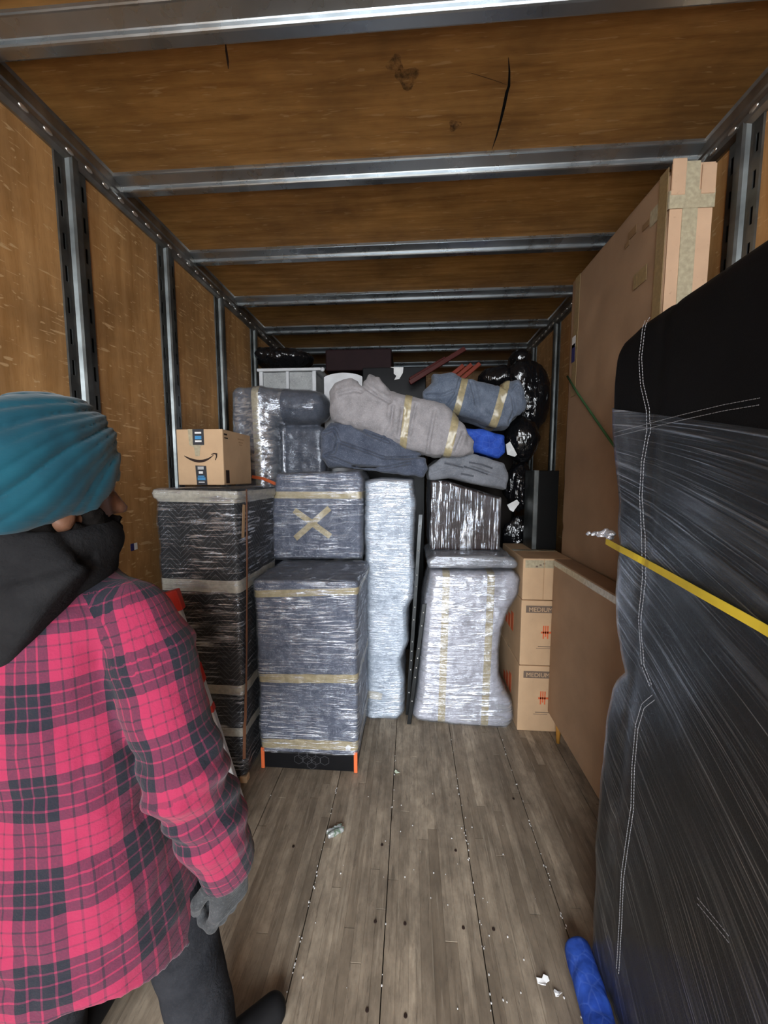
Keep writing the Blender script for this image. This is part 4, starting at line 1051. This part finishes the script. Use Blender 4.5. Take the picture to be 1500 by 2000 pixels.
dk = link('dark_filler', box(.16, .80, 3.10, 3.70, 0, 2.02, .006), m_plain('dark_filler_finish', (.018, .014, .012), .7), loc=(.45, 3.3, 0)); props(dk, 'dark wardrobe added behind the right-hand bundles to stop light', 'filler')  # mostly hidden block added to stop light through the gaps and back the bundles
# red wooden bars
M['redwood'] = m_plain('dark_red_wood', (.060, .008, .006), .45); M['redwood2'] = m_plain('orange_red_wood', (.20, .030, .014), .45)
def bar(name, a, b, Y0, Y1, w_, mat, label):
    p, q = PY(*a, Y0), PY(*b, Y1); d = (q - p).normalized(); s_ = Vector((0, -1, 0)); s_ = (s_ - d * s_.dot(d)).normalized(); u = d.cross(s_)
    o = link(name, box(-w_ / 2, w_ / 2, -.012, .012, 0, (q - p).length, .003, 1, Matrix.Translation(p) @ Matrix((u, s_, d)).transposed().to_4x4()), mat, loc=p); return props(o, label, 'wooden bar', 'red wooden bars on the pile')
bar('wooden_bar', (800, 748), (908, 681), 2.99, 3.05, .035, M['redwood'], 'longest dark red wooden bar leaning up towards the ceiling')
bar('wooden_bar', (800, 742), (870, 700), 3.06, 3.12, .03, M['redwood'], 'shorter dark red bar just behind the longest red bar')
for k in range(3):
    bar('wooden_bar', (858 + 13 * k, 752 + 2 * k), (905 + 16 * k, 714 - 2 * k), 2.975 + .012 * k, 3.0 + .012 * k, .030, M['redwood2'], ['orange red slat nearest the dark red bars', 'middle orange red slat of three above the blue grey bundle', 'orange red slat farthest right above the blue grey bundle'][k])

# ================================================================== debris
wp = PZ(655, 1628, .0)
def f(P):
    X, Y, Z = P; c, s = math.cos(-.6), math.sin(-.6); u = (X - wp.x) * c - (Y - wp.y) * s; v = (X - wp.x) * s + (Y - wp.y) * c
    d = rbox((u, v, Z), (0, 0, .010), (.036, .017, .009), .005); return d + .003 * np.sin(v * 260) + .003 * ridge(X, Y, Z, 60, 80)
me = sdf_obj(f, (wp.x - .06, wp.y - .05, 0), (wp.x + .06, wp.y + .05, .03), .003)
t_ = NT('silver_green_foil'); nz = t_.noise(t_.coord((20, 60, 20)), 1, 2); c_ = t_.ramp(nz, [(.40, (.55, .57, .58)), (.55, (.12, .22, .12)), (.7, (.7, .72, .74))])
o = link('foil_wrapper', me, t_.done(t_.pr(c_, .3, None, .5)), loc=(wp.x, wp.y, 0)); props(o, 'crumpled silver and green foil wrapper on the floor', 'wrapper')
def scrap(px, py, r, seed, lab, col):
    rn = random.Random(seed); c = PZ(px, py, .003); n = 9; V = []
    for i in range(n):
        a = 2 * PI * i / n; k = r * rn.uniform(.35, 1.1); V.append(c + Vector((math.cos(a) * k, math.sin(a) * k * .7, rn.uniform(-.002, .006))))
    V += [v - Vector((0, 0, .0018)) for v in V]
    F = [tuple(range(n)), tuple(range(n, 2 * n))[::-1]] + [(i, n + i, n + (i + 1) % n, (i + 1) % n) for i in range(n)]
    o = link('paper_scrap', pyd(V, F), col, loc=c); props(o, lab, 'paper')
scrap(776, 1508, .017, 4, 'small pale green paper scrap on the floor before the pale column', m_plain('pale_green_paper', (.5, .58, .45), .7))
scrap(1062, 1916, .020, 5, 'torn white plastic scrap on the floor near the blue roll', M['white'])
scrap(1088, 1940, .015, 6, 'smallest white plastic scrap on the floor near the blue roll', M['white'])
bm = bmesh.new(); rn = random.Random(11)
for jx, cnt in ((-.348, 26), (-.077, 12), (.238, 34), (.524, 34), (-.65, 6)):
    for k in range(cnt):
        y = rn.uniform(.95, 1.7 if jx < -.2 else 2.1); s_ = rn.uniform(.0010, .0028)
        bmesh.ops.create_icosphere(bm, subdivisions=1, radius=1, matrix=Matrix.Translation((jx + rn.gauss(0, .003), y, .001)) @ Matrix.Diagonal((s_, s_ * rn.uniform(1, 2.2), s_ * .7, 1)))
for k in range(40):
    s_ = rn.uniform(.001, .0028); bmesh.ops.create_icosphere(bm, subdivisions=1, radius=1, matrix=Matrix.Translation((rn.uniform(-.4, .5), rn.uniform(.95, 1.7), .001)) @ Matrix.Diagonal((s_, s_ * 1.4, s_ * .7, 1)))
o = link('floor_crumbs', mesh_from(bm), M['white'], loc=(0, 1.5, 0)); props(o, 'pale crumbs and grit scattered along the floor joints', 'debris', kind='stuff')
# bolt heads in the boards
bm = bmesh.new()
for x, y in ((573, 1653), (746, 1650), (890, 1661), (733, 1800), (791, 1804), (964, 1815), (717, 1973), (792, 1984), (905, 1812), (1003, 1560)):
    p = PZ(x, y, .0); bmesh.ops.create_cone(bm, cap_ends=True, segments=10, radius1=.0055, radius2=.005, depth=.002, matrix=Matrix.Translation((p.x, p.y, .0004)))
o = link('bolt_heads', mesh_from(bm), M['ink'], floor); o['kind'] = 'stuff'

# ================================================================== the person
def rotz(P, c, a):
    X, Y, Z = P; ca, sa = math.cos(a), math.sin(a); return ((X - c[0]) * ca - (Y - c[1]) * sa, (X - c[0]) * sa + (Y - c[1]) * ca, Z - c[2])
pe = thing('person', 'person in teal turban, black hood and pink plaid shirt, seen from behind', 'person', (-.72, .80, 0))
HC = (-.752, .765, 1.452)      # middle of the head
HA = math.radians(33)          # head turned to the right
S_ = PY(283, 1195, .755); E_ = PY(362, 1500, .735); W_ = PY(448, 1680, .80)
S2 = Vector((-.965, .78, 1.232)); E2 = Vector((-1.03, .85, .93)); W2 = Vector((-.98, 1.00, .74))
HIP = Vector((-.67, .735, .75)); KN = Vector((-.575, .82, .41)); AN = Vector((-.50, .80, .09)); HIP2 = Vector((-.85, .735, .74)); KN2 = Vector((-.87, .80, .42)); AN2 = Vector((-.87, .75, .09))
def body_f(P):
    L = rotz(P, HC, HA)                               # local: +y is the face, +x its right
    x, y, z = L
    d = ell(L, (0, -.005, .02), (.077, .096, .112))
    d = smin(d, ell(L, (0, .035, -.055), (.056, .062, .072)), .03)
    d = smin(d, cap(L, (0, .098, .012), (0, .116, -.028), .009, .016), .015)          # nose
    d = smin(d, ell(L, (0, .086, .028), (.05, .02, .012)), .015)                       # brow
    for s in (-1, 1):
        d = smax(d, -ell(L, (s * .032, .104, .008), (.019, .020, .012)), .01)
        ea_ = smax(ell(L, (s * .083, -.010, -.030), (.013, .021, .036)), -ell(L, (s * .096, -.006, -.024), (.009, .012, .022)), .005)
        d = smin(d, ea_, .008)
    d = smin(d, ell(L, (0, .094, -.063), (.026, .012, .007)), .006); d = smin(d, ell(L, (0, .092, -.076), (.022, .012, .007)), .006)
    nk = cap(P, (HC[0] - .005, HC[1] - .03, HC[2] - .06), (-.757, .75, 1.25), .055, .065); d = smin(d, nk, .03)
    T = (P[0], P[1], P[2])
    tor = ell(P, (-.757, .765, 1.02), (.165, .105, .30)); d = smin(d, tor, .05)
    d = smin(d, ell(P, (-.757, .765, .80), (.16, .11, .13)), .05)
    for s, e, w_ in ((S_ + Vector((-.035, 0, -.015)), E_, W_), (S2, E2, W2)):
        d = smin(d, chain(P, [((-.757, .765, 1.225), .05), (s, .045), (e, .040), (w_, .029)], .02), .03)
    for h, k, a_ in ((HIP, KN, AN), (HIP2, KN2, AN2)):
        d = smin(d, chain(P, [(h, .085), (k, .055), (a_, .04)], .03), .04)
    return d
me = sdf_obj(body_f, (-1.12, .60, .03), (-.36, 1.06, 1.62), .0105)
t_ = NT('brown_skin'); sk = t_.noise(t_.coord(), 40, 3); c_ = t_.mix(sk, (.11, .050, .028), (.17, .080, .046))
M['skin'] = t_.done(t_.pr(c_, .5, t_.bump(t_.noise(t_.coord(), 300, 2), .15, .002), 0, .4, Subsurface_Weight=.08))
link('body', me, M['skin'], pe)
# finer head is its own skin region: face and ears
def head_f(P): 
    return np.maximum(body_f(P), 1.33 - P[2])
def toW(x, y, z):
    ca, sa = math.cos(HA), math.sin(HA); return Vector((HC[0] + x * ca + y * sa, HC[1] - x * sa + y * ca, HC[2] + z))
for s in (-1, 1):
    bm = bmesh.new(); bmesh.ops.create_uvsphere(bm, u_segments=14, v_segments=10, radius=.0105, matrix=Matrix.Translation(toW(s * .032, .076, .008)))
    link('eye', mesh_from(bm), m_plain('eye_white', (.6, .58, .55), .2), pe, smooth=True)
    bm = bmesh.new(); bmesh.ops.create_uvsphere(bm, u_segments=12, v_segments=8, radius=.006, matrix=Matrix.Translation(toW(s * .032, .0815, .007)))
    link('iris', mesh_from(bm), m_plain('dark_iris', (.015, .008, .005), .15), pe, smooth=True)
# beard
def f(P):
    L = rotz(P, HC, HA); x, y, z = L
    d = ell(L, (0, .040, -.082), (.068, .078, .062))
    for s in (-1, 1): d = smin(d, cap(L, (s * .072, .028, -.005), (s * .058, .055, -.07), .014, .026), .02)
    d = smin(d, ell(L, (0, -.045, -.062), (.074, .064, .062)), .03)
    for s in (-1, 1): d = smin(d, cap(L, (s * .070, -.045, -.045), (s * .074, .02, -.075), .022, .020), .02)
    d = smin(d, cap(L, (-.03, .100, -.050), (.03, .100, -.050), .010, .010), .008)
    for s in (-1, 1): d = smax(d, -ell(L, (s * .100, -.012, -.045), (.026, .020, .032)), .006)
    d = smax(d, -ell(L, (0, .116, -.068), (.020, .016, .007)), .004)
    d = smax(d, -ell(L, (0, .075, .02), (.060, .07, .052)), .01)
    return d + .004 * vn(*P, 60, 90) + .0025 * ridge(*P, 110, 91)
me = sdf_obj(f, tuple(Vector(HC) - Vector((.14, .12, .17))), tuple(Vector(HC) + Vector((.14, .16, .05))), .0045)
link('beard', me, m_plain('black_beard_hair', (.006, .005, .0045), .9, 0, .05, .6, 400), pe)
# turban
TC = (-.760, .752, 1.515)
VR = Vector((.71, .70, 0))
def f(P):
    X, Y, Z = P
    L = rotz(P, TC, HA); x, y, z = L
    zt_ = z - .16 * y                                        # higher at the brow
    d = ell((x, y, zt_), (0, -.010, .018), (.119, .139, .138))
    d = smin(d, ell((x, y, zt_), (0, -.02, -.055), (.106, .126, .085)), .05)
    low = -(zt_ + .108 + .35 * np.maximum(-y, 0) * .35)
    d = smax(d, low, .02)
    d = smax(d, -(ell((x, y, z), (0, .085, -.085), (.080, .07, .075))), .012)      # open at the face
    lat = (X - TC[0]) * VR.x + (Y - TC[1]) * VR.y; zz = Z - TC[2]
    ang = np.arctan2(zz - .175, -(lat - .20)); rr = np.sqrt((zz - .175) ** 2 + (lat - .20) ** 2)
    wv = ang * 27 + 1.1 * vn(X, Y, Z, 9, 92) + 1.6 * vn(X, Y, Z, 4, 93)
    fold = np.abs(np.sin(wv)); big = np.abs(np.sin(wv * .37 + .6))
    return d - .0068 * (fold ** .5 - .6) * (.7 + .5 * vn(X, Y, Z, 7, 111)) - .010 * (big ** .6 - .6) + .0018 * vn(X, Y, Z, 40, 94)
me = sdf_obj(f, (TC[0] - .19, TC[1] - .19, TC[2] - .17), (TC[0] + .19, TC[1] + .19, TC[2] + .20), .0042)
t_ = NT('teal_turban_cloth'); v = t_.coord(); nz = t_.noise(v, 7, 3); c_ = t_.mix(t_.ramp(nz, [(.3, 0.0), (.7, 1.0)]), (.0013, .030, .048), (.0025, .054, .079))
wv_ = t_.noise(t_.coord((30, 30, 150), (.5, .5, 0)), 1, 3); M['teal'] = t_.done(t_.pr(c_, .8, t_.bump(t_.noise(v, 420, 1), .12, .001, t_.bump(wv_, .25, .006)), 0, .15, Sheen_Weight=.2))
link('turban', me, M['teal'], pe)
# hood lying on the shoulders
def f(P):
    X, Y, Z = P
    d = None
    c = (-.757, .752, 1.335)
    ang = np.arctan2(Y - c[1], X - c[0]); rad = np.sqrt((X - c[0]) ** 2 + ((Y - c[1]) * 1.05) ** 2)
    zc = c[2] + .018 + .004 * np.sin(ang)
    d = np.sqrt((rad - .096) ** 2 + ((Z - zc) / 1.45) ** 2) - .033
    dr = ell(P, (-.77, .660, 1.255), (.23, .060, .13)); d = smin(d, dr, .05)
    d = smin(d, ell(P, (-.69, .72, 1.295), (.065, .085, .040)), .04)
    d = smin(d, ell(P, (-.90, .72, 1.27), (.10, .09, .05)), .04)
    d = smax(d, -(np.sqrt((X - c[0]) ** 2 + (Y - c[1]) ** 2) - .058), .02)
    h1 = PY(222, 1118, .74); h2 = PY(0, 1302, .60); hd = (h2 - h1).normalized(); hn = Vector((hd.z, 0, -hd.x)).normalized(); hn = hn if hn.z < 0 else -hn
    d = smax(d, (X - h1.x) * hn.x + (Z - h1.z) * hn.z, .018)
    return d + .006 * vn(X, Y, Z, 12, 95) + .005 * ridge(X, Y, Z, 13, 96) + .008 * np.exp(-((Z - 1.305 - .25 * (X + .75)) / .010) ** 2) * (Y < .72)
me = sdf_obj(f, (-1.04, .56, 1.08), (-.50, .92, 1.43), .006)
M['black_cloth'] = m_blanket('black_fleece', (.009, .009, .010), (.014, .014, .015), (.03, .03, .03), .12, sheen=0.0)
link('hood', me, M['black_cloth'], pe)
# shirt
TZ = [.32, .46, .62, .80, 1.00, 1.15, 1.22, 1.27, 1.31]; TA = [.268, .262, .248, .208, .180, .182, .185, .135, .08]; TB = [.215, .210, .195, .150, .142, .138, .125, .10, .075]; TCY = [.785, .780, .770, .750, .745, .755, .76, .76, .76]
TX = -.772
def torso_f(P):
    X, Y, Z = P
    a = np.interp(Z, TZ, TA); b = np.interp(Z, TZ, TB); cy = np.interp(Z, TZ, TCY)
    e = (np.abs((X - TX) / a) ** 2.4 + np.abs((Y - cy) / b) ** 2.4) ** (1 / 2.4)
    d = (e - 1) * np.minimum(a, b)
    hem = .462 - .35 * np.clip(Y - .58, -.05, .24) + .02 * np.sin((X - TX) * 9) ** 2
    d = smax(d, Z - 1.315, .02); return smax(d, hem - Z, .006)
ARM = [(S_ + Vector((-.035, 0, -.005)), .074), (S_ + Vector((.008, .0, -.10)), .082), (E_, .077), (E_.lerp(W_, .55), .072), (W_ + Vector((.0, .0, .0)), .068)]
ARM2 = [(S2, .080), (E2, .076), (W2, .058)]
def wrink(X, Y, Z): 
    return .006 * vn(X, Y, Z, 10, 97) + .004 * ridge(X, Y, Z * 1.3, 11, 98) + .002 * ridge(X, Y, Z, 26, 99)
def shirt_f(P):
    X, Y, Z = P
    d = torso_f(P)
    d = smin(d, cap(P, (-.74, .765, 1.262), tuple(S_ + Vector((-.035, 0, .0))), .066, .070), .04); d = smin(d, cap(P, (-.76, .765, 1.245), tuple(S2), .068, .074), .03)
    arm = chain(P, ARM, .03)
    u = (W_ - E_).normalized(); ax_ = (P[0] - W_.x) * u.x + (P[1] - W_.y) * u.y + (P[2] - W_.z) * u.z
    arm = smax(arm, ax_ - .012, .006)
    el = np.sqrt((X - E_.x) ** 2 + (Y - E_.y) ** 2 + (Z - E_.z) ** 2)
    arm = arm + .006 * np.sin((Z * 1.0 + .4 * Y) * 95) * np.exp(-((Z - .80) / .11) ** 2)
    a2 = chain(P, ARM2, .03)
    d = smin(d, a2, .02); d = smin(d, arm, .014)
    return d + wrink(X, Y, Z)
me = sdf_obj(shirt_f, (-1.14, .52, .33), (-.30, 1.08, 1.34), .0075)
# plaid coordinates: round the trunk, or along and round the sleeve
nv = len(me.vertices); co = np.empty(nv * 3, np.float32); me.vertices.foreach_get('co', co); co = co.reshape(-1, 3)
Pv = (co[:, 0], co[:, 1], co[:, 2])
def smooth_path(pts, n=6):
    out = []
    for k in range(len(pts) - 1):
        p0 = pts[max(k - 1, 0)]; p1 = pts[k]; p2 = pts[k + 1]; p3 = pts[min(k + 2, len(pts) - 1)]
        for q in range(n):
            t = q / n; c = [.5 * (2 * p1[0][i] + (p2[0][i] - p0[0][i]) * t + (2 * p0[0][i] - 5 * p1[0][i] + 4 * p2[0][i] - p3[0][i]) * t * t + (3 * p1[0][i] - p0[0][i] - 3 * p2[0][i] + p3[0][i]) * t ** 3) for i in range(3)]
            out.append((Vector(c), p1[1] + (p2[1] - p1[1]) * t))
    return out + [(Vector(pts[-1][0]), pts[-1][1])]
def arm_uv(P, pts):
    best = np.full(len(P[0]), 1e9); U = np.zeros(len(P[0])); Vv = np.zeros(len(P[0])); acc = 0.0
    for (a, ra), (b, rb) in zip(pts[:-1], pts[1:]):
        ba = np.array(b - a); L = np.linalg.norm(ba); t = np.clip(sum((P[i] - a[i]) * ba[i] for i in range(3)) / L ** 2, 0, 1)
        q = np.stack([P[i] - a[i] - t * ba[i] for i in range(3)], 1); dist = np.linalg.norm(q, axis=1)
        dr = ba / L; e1 = np.cross(dr, [0, 1, 0]); e1 /= np.linalg.norm(e1); e2 = np.cross(dr, e1)
        an = np.arctan2(q @ e2, q @ e1); m = dist - (ra + (rb - ra) * t) < best
        best = np.where(m, dist - (ra + (rb - ra) * t), best); U = np.where(m, an, U); Vv = np.where(m, acc + t * L, Vv); acc += L
    return best, U, Vv
b1, u1, v1 = arm_uv(Pv, smooth_path([(S_ + Vector((-.03, 0, .07)), .074), (S_.lerp(E_, .3), .082), (E_, .077), (W_, .068)], 10)); b2, u2, v2 = arm_uv(Pv, smooth_path(ARM2)); dt = torso_f(Pv)
lc = np.empty(len(me.loops), np.int32); me.loops.foreach_get('vertex_index', lc); ls = np.empty(len(me.polygons), np.int32); me.polygons.foreach_get('loop_start', ls)
lt_ = np.diff(np.append(ls, len(lc))); fid = np.repeat(np.arange(len(ls)), lt_)
def fmean(a): return np.bincount(fid, weights=a[lc]) / lt_
def circ(a):                                             # keep faces over the seam from smearing
    m = fmean(np.cos(a)), fmean(np.sin(a)); c = np.arctan2(m[1], m[0])[fid]; d = a[lc] - c; return c + (d + PI) % (2 * PI) - PI
ang = np.arctan2(co[:, 0] - TX, -(co[:, 1] - .76))
right = b1 < b2; ua = np.where(right, u1, u2); va = np.where(right, v1, v2); ba_ = np.minimum(b1, b2)
ul = me.uv_layers.new(name='TrunkUV'); ul.data.foreach_set('uv', np.stack([circ(ang) * .19 + .130, co[:, 2][lc] + .02], 1).astype(np.float32).ravel())
ul = me.uv_layers.new(name='SleeveUV'); ul.data.foreach_set('uv', np.stack([circ(ua) * .080 + .045, -va[lc] + .05], 1).astype(np.float32).ravel())
at_ = me.attributes.new('sleeve', 'FLOAT', 'POINT'); at_.data.foreach_set('value', np.clip(.5 + (dt - ba_) / .03, 0, 1).astype(np.float32))
def m_plaid():
    t = NT('pink_black_plaid_flannel')
    at = t.n('Attribute'); at.attribute_name = 'sleeve'; sel = t.mathn('GREATER_THAN', at.outputs['Fac'], .5)
    ua_ = t.n('UVMap'); ua_.uv_map = 'TrunkUV'; ub_ = t.n('UVMap'); ub_.uv_map = 'SleeveUV'
    mv = t.n('Mix', data_type='VECTOR'); t.l(sel, mv.inputs[0]); t.l(ua_.outputs[0], mv.inputs[4]); t.l(ub_.outputs[0], mv.inputs[5])
    s = t.n('SeparateXYZ'); t.l(mv.outputs[1], s.inputs[0])
    PER = .175
    def warp(sk):
        fr = t.mathn('FRACT', t.mathn('ADD', t.mathn('DIVIDE', sk, PER), 10.0))
        st = [(0.0, 1.0)]
        for c in (.12, .25, .38): st += [(c - .011, .25), (c + .011, 1.0)]
        st += [(.50, 0.0)]
        for c in (.62, .73, .88): st += [(c - .010, .60), (c + .010, 0.0)]
        return t.ramp(fr, st, 'CONSTANT')
    a = warp(s.outputs[0]); b = warp(s.outputs[1])
    m = t.mathn('MULTIPLY', t.mathn('ADD', a, b), .5)
    nz = t.noise(t.coord(), 260, 2, .6); m = t.mathn('ADD', m, t.mathn('MULTIPLY', t.mathn('SUBTRACT', nz, .5), .22), clamp=True)
    col = t.ramp(m, [(0.0, (.265, .023, .062)), (.30, (.185, .024, .055)), (.5, (.098, .022, .045)), (.75, (.053, .021, .036)), (1.0, (.0155, .017, .024))])
    # stitched armhole seam
    sm = t.ramp(t.mathn('ABSOLUTE', t.mathn('SUBTRACT', at.outputs['Fac'], .5)), [(0.0, 1.0), (.10, 0.0)])
    return t.done(t.pr(col, .95, t.bump(nz, .3, .002, t.bump(t.noise(t.coord(), 26, 4, .6, .6), .3, .010, t.bump(sm, -.4, .006))), 0, .1, Sheen_Weight=.12))
link('plaid_shirt', me, m_plaid(), pe)
# shirt collar flap and shoulder seam roll
# trousers and shoes
def f(P):
    X, Y, Z = P; d = ell(P, (-.76, .750, .74), (.160, .130, .19))
    for h, k, a_ in ((HIP, KN, AN), (HIP2, KN2, AN2)): d = smin(d, chain(P, [(h, .098), (k, .085), (a_, .070)], .03), .05)
    d = np.maximum(d, .045 - Z); return d + .007 * vn(X, Y, Z, 9, 101) + .004 * ridge(X, Y, Z, 15, 102)
me = sdf_obj(f, (-1.0, .58, .03), (-.36, 1.04, .92), .011)
link('trousers', me, m_blanket('charcoal_trousers', (.013, .014, .017), (.023, .024, .028), (.05, .05, .055), .15, sheen=0.0), pe)
for (a_, toe) in ((AN, PZ(532, 1975, .035)), (AN2, Vector((-.86, .95, .035)))):
    def f(P):
        d = cap(P, (a_.x, a_.y - .03, .045), tuple(toe), .045, .037); d = smin(d, cap(P, (a_.x, a_.y, .06), (a_.x, a_.y, .13), .046, .05), .03)
        return np.maximum(d, .003 - P[2])
    me = sdf_obj(f, (min(a_.x, toe.x) - .09, a_.y - .12, -.01), (max(a_.x, toe.x) + .09, toe.y + .08, .2), .008)
    link('shoe', me, m_plain('black_boot', (.01, .01, .011), .6), pe)
# gloved hands: palm, four curled fingers and a thumb
def hand(Wp, fw, palm, seed, name):
    """Wp wrist, fw direction of the hand, palm: where the palm faces"""
    fw = Vector(fw).normalized(); palm = Vector(palm); palm = (palm - fw * palm.dot(fw)).normalized(); side = fw.cross(palm)
    K = 1.18
    def q(a, b, c): return tuple(Wp + fw * a * K + side * b * K + palm * c * K)
    ch = []
    for k, (b, L) in enumerate(((-.031, .88), (-.010, 1.0), (.011, .95), (.031, .76))):
        ch.append([(q(.085, b * .9, .0), .0125), (q(.085 + .038 * L, b, .012), .0118), (q(.085 + .048 * L, b, .040), .0108), (q(.085 + .018 * L, b, .058), .0098)])
    th = [(q(.022, -.030, .012), .016), (q(.055, -.052, .026), .0135), (q(.088, -.046, .040), .0115)]
    def f(P):
        d = cap(P, q(-.03, 0, 0), q(.02, 0, 0), .038, .036)
        for b in (-.026, -.009, .009, .026): d = smin(d, cap(P, q(.02, b * .7, 0), q(.085, b, 0), .023, .020), .012)
        for c in ch: d = smin(d, chain(P, [(p_, r_ * 1.2) for p_, r_ in c], .006), .006)
        d = smin(d, chain(P, th, .008), .010)
        return d + .0015 * vn(*P, 50, seed)
    c = Vector(q(.05, 0, .02)); me = sdf_obj(f, tuple(c - Vector((.13, .13, .13))), tuple(c + Vector((.13, .13, .13))), .0042)
    link(name, me, M['glove'], pe)
M['glove'] = m_blanket('grey_knit_glove', (.026, .028, .030), (.050, .052, .055), (.12, .12, .12), .3)
hand(W_ + Vector((0, .0, -.005)), (-.05, .02, -1), (-.9, .45, 0), 105, 'glove')
hand(W2 + Vector((0, .02, -.01)), (.12, .75, -.65), (.8, 0, -.5), 106, 'glove')
